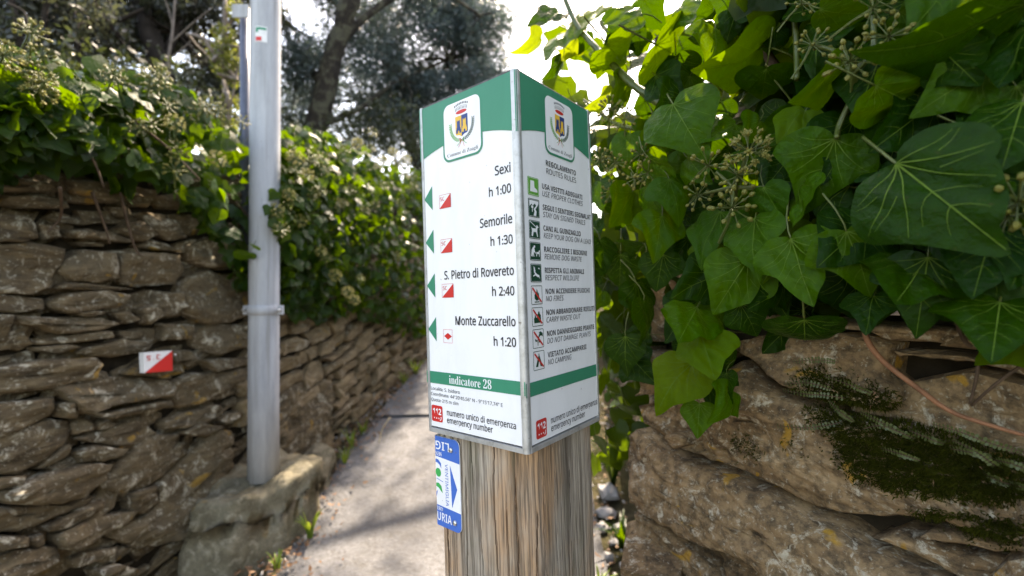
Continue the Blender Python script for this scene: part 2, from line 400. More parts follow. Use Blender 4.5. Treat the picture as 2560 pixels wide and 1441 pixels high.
def course_wall(parent, o, d, n, s0, s1, hb, ht, thick, length, mat, maxout=.035, seed=1, slope=None, skip=None, gap=.008, bulk=None, keep=None, recess=.08):
    rr = random.Random(seed); k = 0; made = 0
    lo = lambda s: hb(s)
    level = 0.0; H = max(ht(s)-hb(s) for s in np.linspace(s0, s1, 12))
    while level < H:
        th = rr.uniform(*thick); s = s0-rr.uniform(0, length[1])
        sd = rr.uniform(0, 100)
        wob = lambda x, l, sd: hb(x)+l+.55*thick[0]*noise.noise(Vector((x*2.3, l*4+sd*0, 5)))*(0 if l == 0 else 1)
        while s < s1:
            ln = rr.uniform(*length)*(1 if rr.random() > .2 else .5)
            a, b = s+gap*.5, s+ln-gap*.5
            parts = [(0, 1)]
            if th > .75*thick[1] and rr.random() < .45: c = rr.uniform(.35, .65); parts = [(0, c-.03), (c+.03, 1)]
            for (p0, p1) in parts:
                A, B = a, b
                sl, sr = rr.uniform(-.25, .25)*th, rr.uniform(-.25, .25)*th
                tl, tr_ = rr.uniform(.0, .22), rr.uniform(.0, .22)
                if rr.random() < .3: tl = rr.uniform(.3, .75)
                elif rr.random() < .3: tr_ = rr.uniform(.3, .75)
                pts = []
                for i in range(5):
                    x = A+(B-A)*i/4; l0 = wob(x, level, 0); l1 = wob(x, level+th, 0); hh = l1-l0
                    pts.append((x-(sl if i == 0 else sr if i == 4 else 0), l0+hh*p0+gap*.5+rr.uniform(0, .06)*hh))
                for i in range(4, -1, -1):
                    x = A+(B-A)*i/4; l0 = wob(x, level, 0); l1 = wob(x, level+th, 0); hh = l1-l0
                    cut = max(0, tl*(1-i/2))+max(0, tr_*(i/2-1))
                    pts.append((x+(sl if i == 0 else sr if i == 4 else 0), l0+hh*(p0+(p1-p0)*(1-cut*.8))-gap*.5-rr.uniform(0, .07)*hh))
                mid = (A+B)/2
                if pts[0][1] > ht(mid): continue
                if skip and skip(mid, sum(p[1] for p in pts)/10): continue
                out = rr.uniform(-maxout, maxout*.7)
                V, F = stone_geom(densify(pts, .035), o, d, n, out, recess, 3, .012, rr.uniform(.002, .012), rr.uniform(0, 50))
                F = orient(F, V, n)
                if bulk is not None and not (keep and keep(mid, sum(p[1] for p in pts)/10)):
                    k0 = len(bulk[0]); bulk[0].extend(V); bulk[1].extend(tuple(x+k0 for x in f) for f in F); continue
                mesh('stone', V, F, mat, parent, False); made += 1
            s += ln
        level += th+gap*.4
    return made

# ---- left wall
lw = empty('stone_wall', (wx(1.5), 1.5, gz(1.5)))
lw_inv = Matrix.Translation(-Vector(lw.location))
tag(lw, 'dry stone retaining wall of brown schist slabs with ivy spilling over its top', 'stone wall')
def child_fix(root):
    for o in list(root.children):
        if o.type == 'MESH' and 'fixed' not in o: o.matrix_parent_inverse = Matrix.Translation(-Vector(root.location)); o['fixed'] = 1
S_ = lambda y: y/WD.y                               # y -> distance along wall
def hbL(s): return gz(s*WD.y)-.05
def htL(s): return wtop(s*WD.y)
V = []; F = []
ys = [.55+.25*i for i in range(38)]
for y in ys:
    p = WO+WD*S_(y)-WN*.045
    for dz, dd in ((gz(y)-.2, 0), (wtop(y)-.02, 0), (wtop(y)-.02, .4)):
        V.append((p.x-WN.x*dd, p.y-WN.y*dd, dz))
F = [(j*3+i, (j+1)*3+i, (j+1)*3+i+1, j*3+i+1) for j in range(len(ys)-1) for i in range(2)]
mesh('wall_core', V, F, M['core'], lw)
# near part: long slabs dipping with the slope; beyond the pole: smaller stones
Z7 = [[(0,170),(250,130),(560,110),(600,150),(560,230),(330,290),(100,320),(-60,330),(-60,180)], [(320,300),(560,240),(760,230),(1000,250),(1055,290),(1040,340),(850,365),(640,400),(520,445),(460,430),(380,350)],
 [(1065,260),(1200,210),(1400,190),(1530,170),(1535,300),(1400,350),(1250,390),(1110,415),(1060,350)], [(-60,400),(150,370),(310,355),(325,420),(300,470),(150,530),(0,600),(-60,600)], [(345,390),(400,380),(450,440),(440,475),(350,470)],
 [(560,450),(700,430),(900,385),(1030,365),(1040,410),(900,430),(760,460),(650,480)], [(-60,630),(200,520),(330,490),(440,500),(440,570),(380,650),(230,770),(100,830),(-60,800)], [(1010,500),(1150,440),(1330,400),(1350,450),(1250,510),(1100,540),(1010,545)],
 [(460,600),(600,560),(760,500),(900,455),(1000,445),(1005,480),(920,540),(800,640),(700,650),(560,620)], [(455,510),(530,475),(575,500),(560,550),(450,580)], [(585,510),(640,490),(695,505),(640,545),(590,545)], [(470,690),(560,650),(740,665),(700,710),(600,740),(490,740)],
 [(240,790),(330,700),(430,640),(440,690),(330,770)], [(-60,840),(130,830),(100,880),(-60,910)], [(10,940),(250,830),(500,760),(640,760),(620,850),(480,960),(330,990),(150,1000),(20,990)], [(650,850),(760,730),(900,600),(1100,580),(1150,690),(1000,830),(900,900),(760,930),(640,900)],
 [(-60,1020),(200,1010),(440,1000),(600,960),(560,1000),(400,1060),(260,1120),(100,1170),(-60,1170)], [(260,1140),(400,1080),(570,1000),(620,980),(520,1080),(380,1150),(290,1165)], [(330,1200),(480,1120),(640,1080),(800,1050),(760,1120),(600,1190),(440,1280),(360,1270)], [(800,940),(960,890),(980,980),(900,1060),(800,1070)],
 [(690,1190),(780,1110),(900,1075),(990,1000),(980,890),(1080,800),(1200,660),(1320,560),(1400,560),(1400,780),(1290,900),(1180,1060),(1150,1180),(980,1240),(850,1260)], [(-60,1330),(150,1275),(340,1260),(350,1340),(200,1420),(-60,1500)], [(150,1225),(240,1180),(240,1240),(200,1262)], [(-60,1190),(140,1195),(130,1255),(-60,1290)],
 [(580,1410),(700,1370),(790,1395),(760,1470),(600,1470)], [(430,1340),(560,1290),(710,1270),(700,1350),(560,1360),(450,1390)], [(1330,500),(1400,445),(1450,440),(1420,480),(1360,515)], [(490,80),(540,50),(760,0),(940,20),(900,70),(700,105),(560,100)], [(880,130),(1000,190),(1060,240),(950,225),(760,215),(830,170)], [(1200,500),(1330,530),(1230,590),(1100,570)], [(1060,70),(1180,60),(1200,110),(1090,140)], [(1240,120),(1500,110),(1520,150),(1300,190)]]
Z6 = [[(-60,1125),(70,1120),(65,1300),(-60,1330)], [(90,1120),(300,1140),(560,1130),(740,1140),(870,1180),(750,1220),(430,1255),(290,1210),(160,1180)], [(520,1100),(720,1090),(745,1115),(620,1130)], [(830,1110),(930,1090),(985,1160),(900,1180)], [(70,1330),(160,1230),(270,1320),(180,1380)], [(280,1290),(500,1260),(770,1230),(790,1280),(600,1310),(420,1330),(290,1330)],
 [(270,1350),(480,1330),(580,1350),(420,1400),(280,1380)], [(880,1240),(1030,1230),(1040,1290),(900,1300)], [(400,1080),(350,1040),(500,960),(760,940),(910,970),(850,1060),(620,1095),(450,1100)], [(840,680),(1100,670),(1260,690),(1330,800),(1250,890),(1000,910),(860,870),(830,780)], [(-60,960),(200,985),(320,1000),(320,1080),(100,1105),(-60,1100)],
 [(-60,620),(200,600),(420,640),(430,760),(360,900),(200,960),(-60,950)], [(450,720),(600,650),(800,680),(810,850),(700,880),(500,870),(430,800)], [(370,420),(560,400),(780,420),(800,450),(600,470),(430,460)], [(480,520),(600,500),(760,530),(950,580),(900,600),(700,570),(520,560)], [(560,590),(740,595),(740,625),(600,620)], [(820,340),(940,320),(960,390),(900,420),(850,400)], [(860,500),(960,440),(1080,540),(1000,590),(880,540)],
 [(1350,860),(1500,800),(1650,850),(1850,950),(1850,1100),(1600,1170),(1480,1180),(1350,1100),(1300,960)], [(1130,970),(1290,960),(1340,1060),(1250,1130),(1100,1100)], [(1000,1080),(1100,1040),(1160,1120),(1050,1180)], [(1190,1180),(1390,1190),(1380,1290),(1170,1300)], [(1400,1250),(1500,1190),(1800,1190),(1800,1330),(1560,1400),(1420,1340)], [(1030,1300),(1160,1290),(1130,1340)], [(50,260),(300,250),(450,300),(440,350),(150,350),(40,320)], [(-60,400),(200,420),(250,560),(100,590),(-60,590)],
 [(960,760),(820,890),(960,930),(700,950),(400,930),(480,880)][2:], [(1060,570),(1180,600),(1290,660),(1150,660),(1000,630)], [(1360,620),(1540,560),(1700,640),(1680,760),(1500,780),(1360,720)], [(1010,400),(1250,440),(1330,560),(1200,580),(1060,500)], [(250,460),(420,480),(460,560),(330,580)], [(480,150),(760,160),(960,250),(780,310),(520,240)], [(-60,120),(250,140),(420,230),(150,240),(-60,230)]]
hand = [[(x/2.439, 850+y/2.439) for x, y in q] for q in Z7]+[[(x/2.881, 400+y/2.881) for x, y in q] for q in Z6]
hand += [[(702,985),(760,958),(812,948),(836,990),(830,1060),(790,1130),(700,1150),(690,1060)]]
hr = random.Random(12); chink = ([], []); behind = ([], [])
for i, q in enumerate(hand):
    if len(q) < 4: continue
    sh = []
    for px, py in q:
        p = on_plane(px, py, WO, WN); sh.append(((p-WO).dot(WD), p.z))
    cs_ = np.mean(np.array(sh), 0); sh = [(cs_[0]+(a-cs_[0])*1.03, cs_[1]+(b-cs_[1])*1.05) for a, b in sh]
    sh = densify(sh, .016); sh = [(a+.006*noise.noise(Vector((a*30, b*30, i))), b+.005*noise.noise(Vector((a*30, b*30, i+9)))) for a, b in sh]
    V, F = stone_geom(sh, WO, WD, WN, hr.uniform(-.012, .03), .10, 7, .009, hr.uniform(.004, .016), i*2.3, .8, .004)
    mesh('stone', V, orient(F, V, WN), M['stone'], lw, True)
course_wall(lw, WO-WN*.028, WD, WN, S_(.85), S_(2.25), lambda s: hbL(s)+.10*(s-2.0), htL, (.07, .15), (.12, .32), M['stone'], .012, 3, bulk=chink)
course_wall(lw, WO, WD, WN, S_(2.28), S_(5.2), hbL, lambda s: min(htL(s), hbL(s)+1.15), (.07, .14), (.11, .25), M['stone_far'], .025, 8, bulk=behind, keep=lambda s, h: s < S_(4.3) and h < gz(s*WD.y)+.66)
for (bv_, bf_), mm in ((chink, M['stone']), (behind, M['stone_far'])):
    mesh('chink_stones', bv_, bf_, mm, lw)['kind'] = 'stuff'
child_fix(lw)

# ---- right wall, large stones read from the photograph
rw = empty('stone_wall', (RC.x, RC.y, gz(.85)))
tag(rw, 'low wall of big tan lichened boulders under hanging ivy beside the wooden post', 'stone wall')
def to_sh(px, py, out=0):
    p = on_plane(px, py, RC, RN); return ((p-RC).dot(RD), p.z)
right = [
 # name, outline px, out, bulge
 ([(1596,1012),(1640,1000),(1700,985),(1780,935),(1850,895),(1905,935),(1960,975),(2060,1012),(2170,1032),(2270,1040),(2420,1090),(2600,1150),(2600,1345),(2480,1330),(2330,1305),(2200,1300),(2090,1292),(2010,1262),(1930,1215),(1840,1175),(1760,1150),(1690,1125),(1640,1085),(1602,1060)], .0, .03),
 ([(1845,880),(1850,848),(1900,835),(1990,838),(2100,830),(2190,838),(2236,858),(2232,905),(2222,940),(2262,975),(2272,1008),(2240,1028),(2170,1020),(2060,1000),(1965,962),(1905,920)], .006, .022),
 ([(1584,1085),(1602,1068),(1636,1092),(1690,1135),(1760,1162),(1840,1188),(1925,1225),(2000,1268),(2085,1306),(2150,1345),(2260,1395),(2420,1462),(2380,1475),(2000,1465),(1905,1408),(1850,1385),(1790,1368),(1735,1345),(1690,1310),(1640,1282),(1600,1252),(1588,1180)], .018, .03),
 ([(1600,1268),(1640,1292),(1686,1320),(1722,1352),(1760,1385),(1800,1430),(1850,1500),(1700,1520),(1600,1500),(1592,1380)], .004, .02),
 ([(1772,1372),(1845,1394),(1900,1418),(1975,1468),(1960,1510),(1870,1500),(1810,1425)], -.014, .015),
 ([(2165,1338),(2240,1322),(2310,1330),(2420,1372),(2600,1405),(2600,1500),(2440,1465),(2280,1395)], -.006, .02),
 ([(2312,1322),(2345,1305),(2420,1312),(2500,1338),(2600,1352),(2600,1392),(2500,1375),(2400,1358),(2335,1342)], .012, .014),
 ([(2244,872),(2330,872),(2440,882),(2600,905),(2600,948),(2480,918),(2380,905),(2260,892)], .02, .01),
 ([(2300,985),(2400,975),(2500,985),(2600,1000),(2600,1120),(2480,1090),(2360,1060),(2290,1035)], -.035, .02),
 ([(1870,790),(1960,782),(2080,792),(2200,800),(2330,808),(2480,820),(2600,830),(2600,892),(2440,872),(2330,862),(2245,858),(2190,828),(2100,820),(1990,828),(1900,824)], .004, .02),
 ([(1598,990),(1610,955),(1660,940),(1740,900),(1800,860),(1838,850),(1836,885),(1770,925),(1700,972),(1640,990)], -.01, .02),
 ([(1690,1096),(1700,1080),(1725,1078),(1746,1090),(1744,1106),(1715,1114)], .032, .012),
]
bvV = []; bvF = []
for i, (pp, out, bul) in enumerate(right):
    sh = [to_sh(*p) for p in pp]
    sh = densify(sh, .006)
    sh = [(s+.003*noise.noise(Vector((s*45, h*45, i))), h+.0036*noise.noise(Vector((s*60, h*60, i+40)))) for s, h in sh]
    A_ = np.array(sh); T_ = np.roll(A_, -2, 0)-np.roll(A_, 2, 0); T_ /= np.linalg.norm(T_, axis=1)[:, None]+1e-9; N_ = np.stack([-T_[:, 1], T_[:, 0]], 1)
    if ((A_.mean(0)-A_)*N_).sum() < 0: N_ = -N_
    if i != 11: sh = [tuple(q) for q in A_+N_*.0032]
    # grid fill: medial rings
    V, F = stone_geom(sh, RC, RD, RN, out, .12, 26, .006, bul*.45, i*3.7, .35, .0042)
    F = orient(F, V, RN)
    mesh('stone', V, F, M['stone_near'], rw, True)
    k = len(bvV); bvV += V; bvF += [tuple(x+k for x in f) for f in F]
# courses below and beyond the frame, and the return face of the wall end
hbR = lambda s: gz(.7)-.04
course_wall(rw, RC, RD, RN, .0, 1.5, hbR, lambda s: CAMZ-.50, (.10, .19), (.16, .42), M['stone_near'], .015, 21)
course_wall(rw, RC, RD, RN, .62, 1.6, lambda s: CAMZ-.50, lambda s: CAMZ-.02, (.09, .16), (.16, .34), M['stone_near'], .015, 22)
RB = Vector((.62, 1.62, 0)); RD2 = (RB-RC).normalized(); RN2 = Vector((-RD2.y, RD2.x, 0))
course_wall(rw, RC+RD*.02, RD2, RN2, .03, .82, lambda s: gz(.9)-.05, lambda s: CAMZ-.05, (.08, .15), (.14, .3), M['stone_near'], .012, 23)
V = []
for p in (RB+Vector((.06, 0, 0)), RC+Vector((.035, .0, 0))+RD*.03, RC-RN*.05+RD*.03, RE-RN*.05, RC+RD*1.6-RN*.05):
    V += [(p.x, p.y, gz(p.y)-.2), (p.x, p.y, CAMZ-.03)]
mesh('wall_core', V, [(2*i, 2*i+2, 2*i+3, 2*i+1) for i in range(4)], M['core'], rw)
child_fix(rw)
BV = BVHTree.FromPolygons(bvV, bvF)
# far right wall, glimpsed between post and boulders
fw = empty('stone_wall', (.62, 1.62, gz(1.6)))
tag(fw, 'ivy covered wall running on beyond the end of the boulder wall', 'stone wall')
FD = (Vector((.98, 5.0, 0))-Vector((.62, 1.62, 0))).normalized(); FN = Vector((-FD.y, FD.x, 0))
course_wall(fw, Vector((.62, 1.62, 0)), FD, FN, 0, 3.2, lambda s: gz(1.62+s)-.05, lambda s: gz(1.62+s)+.9, (.07, .12), (.12, .28), M['stone_far'], .02, 31)
V = [(.66, 1.62, gz(1.6)-.2), (.66, 1.62, CAMZ+.1), (1.02, 5.0, gz(5)-.1), (1.02, 5.0, CAMZ+.6)]
mesh('wall_core', V, [(0, 2, 3, 1)], M['core'], fw); child_fix(fw)

# ---- cement block at the pole's foot, and the smaller one behind it
def boulder(name, top, zt, zb, m, label, cat, group=None, rough=.02, flare=.06, seed=0):
    top = densify([tuple(p) for p in top], .022)
    cx_ = sum(p[0] for p in top)/len(top); cy_ = sum(p[1] for p in top)/len(top)
    V = []; F = []; m_ = len(top); lv = []
    for r, z in [(1+flare, zb), (1+flare*.8, zb+(zt-zb)*.25), (1+flare*.5, zb+(zt-zb)*.5), (1+flare*.2, zb+(zt-zb)*.75), (1.01, zt-.10), (1.0, zt-.05), (1.0, zt-.016), (.98, zt-.002), (.88, zt+.004), (.65, zt+.010), (.35, zt+.012), (.08, zt+.012)]:
        for p in top:
            q = Vector((cx_+(p[0]-cx_)*r, cy_+(p[1]-cy_)*r, z+.5*(gz(p[1])-gz(cy_))))
            g = fbm(q*5+Vector((seed, 0, 0)), 4)
            V.append(q+Vector(((p[0]-cx_)*1.4, (p[1]-cy_)*1.4, .5))*rough*g*1.6+Vector((1, 1, 1))*(.006*noise.noise(q*40)+.012*noise.noise(q*15)))
        lv.append(r)
    for li in range(len(lv)-1):
        for i in range(m_): F.append((li*m_+i, li*m_+(i+1) % m_, (li+1)*m_+(i+1) % m_, (li+1)*m_+i))
    F.append(tuple((len(lv)-1)*m_+i for i in range(m_)))
    o = mesh(name, V, F, m, None, True)
    bm = bmesh.new(); bm.from_mesh(o.data); bmesh.ops.recalc_face_normals(bm, faces=bm.faces); bm.to_mesh(o.data); bm.free()
    return tag(o, label, cat, group)
boulder('stone_block', [(-1.24, 1.74), (-1.09, 1.77), (-.96, 1.92), (-.905, 2.10), (-.935, 2.20), (-1.05, 2.24), (-1.20, 2.22), (-1.28, 2.0)], CAMZ-.815, GZ-.03, M['block'], 'squat weathered stone block under the grey pole with a sunlit top', 'stone block', seed=2, rough=.06, flare=.05)
boulder('stone_block', [(-1.15, 2.27), (-1.0, 2.26), (-.965, 2.40), (-.985, 2.55), (-1.12, 2.6)], CAMZ-.90, GZ-.03, M['block'], 'smaller low stone behind the block that carries the grey pole', 'stone block', seed=7, rough=.018)

# ------------------------------------------------------------------ print materials
def print_mat(name, col, rough=.38, spec=.3, dirt=.30):
    s = N(name); v = s.obj
    f = s.noise(s.mapping(v, (9, 9, 2.5)), 3, 6, .7, .5)
    c = s.mix(s.ramp(f, [(.45, 0.0), (.75, dirt)]), col, tuple(x*.72 for x in col))
    sp = s.noise(v, 160, 2, .5)
    c = s.mix(s.ramp(sp, [(.745, 0.0), (.76, .5)]), c, (.16, .13, .10))
    p = s.n('BsdfPrincipled', Base__Color=c, Roughness=rough, Specular__IOR__Level=spec, Normal=s.bump(s.noise(v, 320, 2, .5), .04, .001))
    return s.done(p.outputs[0])
M['white'] = print_mat('white laminated panel', (.80, .80, .81))
M['green'] = print_mat('green print film', (.022, .23, .135), .38)
M['dgreen'] = print_mat('dark green print', (.010, .060, .034), .34)
M['lgreen'] = print_mat('leaf green print', (.10, .36, .055), .34)
M['black'] = print_mat('black print', (.017, .017, .021), .36, .4, 0)
M['greyp'] = print_mat('grey print', (.12, .12, .13), .36)
M['red'] = print_mat('red print', (.62, .035, .03), .34)
M['yellow'] = print_mat('ochre print', (.78, .46, .06), .34)
M['blue'] = print_mat('navy print', (.018, .05, .19), .34)
M['pblue'] = print_mat('plaque blue', (.045, .15, .50), .35)
M['pgreen'] = print_mat('plaque green', (.02, .38, .10), .35)
def alu():
    s = N('weathered aluminium'); v = s.obj
    f = s.noise(v, 45, 5, .7)
    c = s.ramp(f, [(.3, (.32, .31, .29)), (.5, (.50, .50, .49)), (.75, (.60, .60, .60))])
    c = s.mix(s.ramp(s.noise(v, 120, 3, .6), [(.66, 0.0), (.72, .7)]), c, (.12, .085, .06))
    p = s.n('BsdfPrincipled', Base__Color=c, Roughness=.48, Metallic=.55, Normal=s.bump(f, .15, .001))
    return s.done(p.outputs[0])
M['alu'] = alu()
M['grime'] = plain('grimy aluminium edge', (.14, .135, .13), .7, .2, .3, .6, 90, .5)
M['steel'] = plain('stainless screw', (.55, .54, .53), .3, .9, .5)

# ------------------------------------------------------------------ the trail sign (box of panels)
SX, SZ, RXa, RYa, RZa, SL, SR, SH = .0102, .034, -.0099, -.0326, -.6822, .1614, .1621, .4135
SM = Matrix.Translation((SX, .49, SZ+CAMZ)) @ Matrix.Rotation(RXa, 4, 'X') @ Matrix.Rotation(RYa, 4, 'Y') @ Matrix.Rotation(RZa, 4, 'Z')
sign = empty('trail_sign'); sign.matrix_world = SM
tag(sign, 'white and green four sided trail sign box with walking times, on a wooden post', 'sign')
H2 = SH/2
pL = box('panel', (-SL/2-.001, .0018, .001), (SL-.008, .003, SH-.006), M['white'], sign)
pR = box('panel', (-.0018, SR/2+.001, .001), (.003, SR-.008, SH-.006), M['white'], sign)
pB = box('panel', (-SL/2, SR-.0018, .001), (SL-.008, .003, SH-.006), M['white'], sign)
pC = box('panel', (-SL+.0018, SR/2, .001), (.003, SR-.008, SH-.006), M['white'], sign)
tag(pL, 'panel of walking times beside green arrows'); tag(pR, 'panel of route rules with pictograms')
def trim(cx_, cy_, a0):
    pts = []
    for k in range(9):
        a = R_(a0+90*k/8); pts.append((cx_+.0054*math.cos(a), cy_+.0054*math.sin(a)))
    a = R_(a0+90); b = R_(a0)
    pts += [(cx_+.0054*math.cos(a)-.002*math.cos(b), cy_+.0054*math.sin(a)-.002*math.sin(b)), (cx_-.0045*math.cos(R_(a0+45)), cy_-.0045*math.sin(R_(a0+45))), (cx_+.0054*math.cos(b)-.002*math.cos(a), cy_+.0054*math.sin(b)-.002*math.sin(a))]
    n = len(pts); V = [(x, y, z) for z in (-H2-.0035, H2+.001) for x, y in pts]
    F = [(i, (i+1) % n, n+(i+1) % n, n+i) for i in range(n)]+[tuple(range(n-1, -1, -1)), tuple(range(n, 2*n))]
    return mesh('corner_trim', V, F, M['alu'], sign)
trim(-.0046, .0046, -90); trim(-SL+.0046, .0046, 180); trim(-.0046, SR-.0046, 0); trim(-SL+.0046, SR-.0046, 90)
for c, s in (((-SL/2, .0012, -H2-.0005), (SL-.011, .0052, .0055)), ((-.0012, SR/2, -H2-.0005), (.0052, SR-.011, .0055)), ((-SL/2, SR-.0012, -H2-.0005), (SL-.011, .0052, .0055)), ((-SL+.0012, SR/2, -H2-.0005), (.0052, SR-.011, .0055))):
    box('bottom_rail', c, s, M['alu'], sign)
box('lid', (-SL/2, SR/2, H2+.0008), (SL-.004, SR-.004, .004), M['grime'], sign, .0012)

LEV = .00012
def mp(face, u, v, lev):
    if face == 'L': return (-SL+u/1000, -LEV*lev, H2-v/1000)
    if face == 'R': return (LEV*lev, u/1000, H2-v/1000)
    return (PLX+u/1000, PLY-LEV*lev, PLZ-v/1000)
def flat(face, polys, m, lev, name, parent):
    V = []; F = []
    for poly in polys:
        poly = [tuple(p) for p in poly]
        ar = sum(poly[i][0]*poly[(i+1) % len(poly)][1]-poly[(i+1) % len(poly)][0]*poly[i][1] for i in range(len(poly)))
        if ar > 0: poly = poly[::-1]                     # v runs down
        k = len(V); V += [mp(face, u, v, lev) for u, v in poly]
        tris = tessellate_polygon([[Vector((u, -v, 0)) for u, v in poly]])
        for t in tris:
            a, b, c = t; pa, pb, pc = poly[a], poly[b], poly[c]
            if (pb[0]-pa[0])*(pc[1]-pa[1])-(pc[0]-pa[0])*(pb[1]-pa[1]) > 0: t = (c, b, a)
            F.append(tuple(k+i for i in t))
    return mesh(name, V, F, m, parent)
def rrect(u0, v0, u1, v1, r=2, n=5):
    p = []
    for cx_, cy_, a in ((u1-r, v0+r, -90), (u1-r, v1-r, 0), (u0+r, v1-r, 90), (u0+r, v0+r, 180)):
        for k in range(n+1): t = R_(a+90*k/n); p.append((cx_+r*math.cos(t), cy_+r*math.sin(t)))
    return p
def ell(cu, cv, ru, rv, n=20, a0=0): return [(cu+ru*math.cos(2*math.pi*k/n+a0), cv+rv*math.sin(2*math.pi*k/n+a0)) for k in range(n)]
def frame(u0, v0, u1, v1, r, w):
    a = rrect(u0, v0, u1, v1, r); b = rrect(u0+w, v0+w, u1-w, v1-w, max(.1, r-w)); n = len(a)
    return [[a[i], a[(i+1) % n], b[(i+1) % n], b[i]] for i in range(n)]
def stroke(pts, w):
    out = []
    for (a, b) in zip(pts[:-1], pts[1:]):
        dx, dy = b[0]-a[0], b[1]-a[1]; L = math.hypot(dx, dy) or 1; nx, ny = -dy/L*w/2, dx/L*w/2
        out.append([(a[0]+nx, a[1]+ny), (b[0]+nx, b[1]+ny), (b[0]-nx, b[1]-ny), (a[0]-nx, a[1]-ny)])
    return out
# lettering: text outlines become flat meshes on the print plane
TX = []
def alpha(s, up, lo, dg):
    return ''.join(chr(up+ord(c)-65) if 'A' <= c <= 'Z' else chr(lo+ord(c)-97) if 'a' <= c <= 'z' else chr(dg+ord(c)-48) if c.isdigit() else c for c in s)
STY = {'sans': (0x1D5A0, 0x1D5BA, 0x1D7E2), 'bold': (0x1D5D4, 0x1D5EE, 0x1D7EC), 'ital': (0x1D608, 0x1D622, 0x1D7E2),
       'boldital': (0x1D63C, 0x1D656, 0x1D7EC), 'serif': (0x1D400, 0x1D41A, 0x1D7CE)}
def text(face, s, u0, u1, base, cap, sty, m, lev, parent, off=0.0, rot=0):
    c = bpy.data.curves.new('lettering', 'FONT'); c.body = alpha(s, *STY[sty]); c.offset = off; c.resolution_u = 3
    o = bpy.data.objects.new('lettering', c); COL.objects.link(o); TX.append((o, face, u0, u1, base, cap, m, lev, parent, rot))
CAPH = .714
def flush_text():
    bpy.context.view_layer.update(); dg = bpy.context.evaluated_depsgraph_get()
    for (o, face, u0, u1, base, cap, m, lev, parent, rot) in TX:
        me = bpy.data.meshes.new_from_object(o.evaluated_get(dg)); me.name = 'lettering'
        n = len(me.vertices); co = np.zeros(n*3, np.float32); me.vertices.foreach_get('co', co); co = co.reshape(-1, 3)
        x0, x1 = co[:, 0].min(), co[:, 0].max(); sx = (u1-u0)/(x1-x0); sy = cap/CAPH
        tx = (co[:, 0]-x0)*sx; ty = co[:, 1]*sy
        if rot == 0: uu, vv = u0+tx, base-ty
        elif rot == 180: uu, vv = u1-tx, base+ty
        else: uu, vv = base+ty, u0+tx
        me.vertices.foreach_set('co', np.array([mp(face, a, b, lev) for a, b in zip(uu, vv)], np.float32).ravel())
        nrm = {'L': Vector((0, -1, 0)), 'R': Vector((1, 0, 0)), 'P': Vector((0, -1, 0))}[face]
        me.update()
        if len(me.polygons) and sum(p.normal.dot(nrm) for p in me.polygons) < 0: me.flip_normals()
        me.materials.clear(); link('lettering', me, m, parent)
        cu = o.data; bpy.data.objects.remove(o); bpy.data.curves.remove(cu)
    TX.clear()

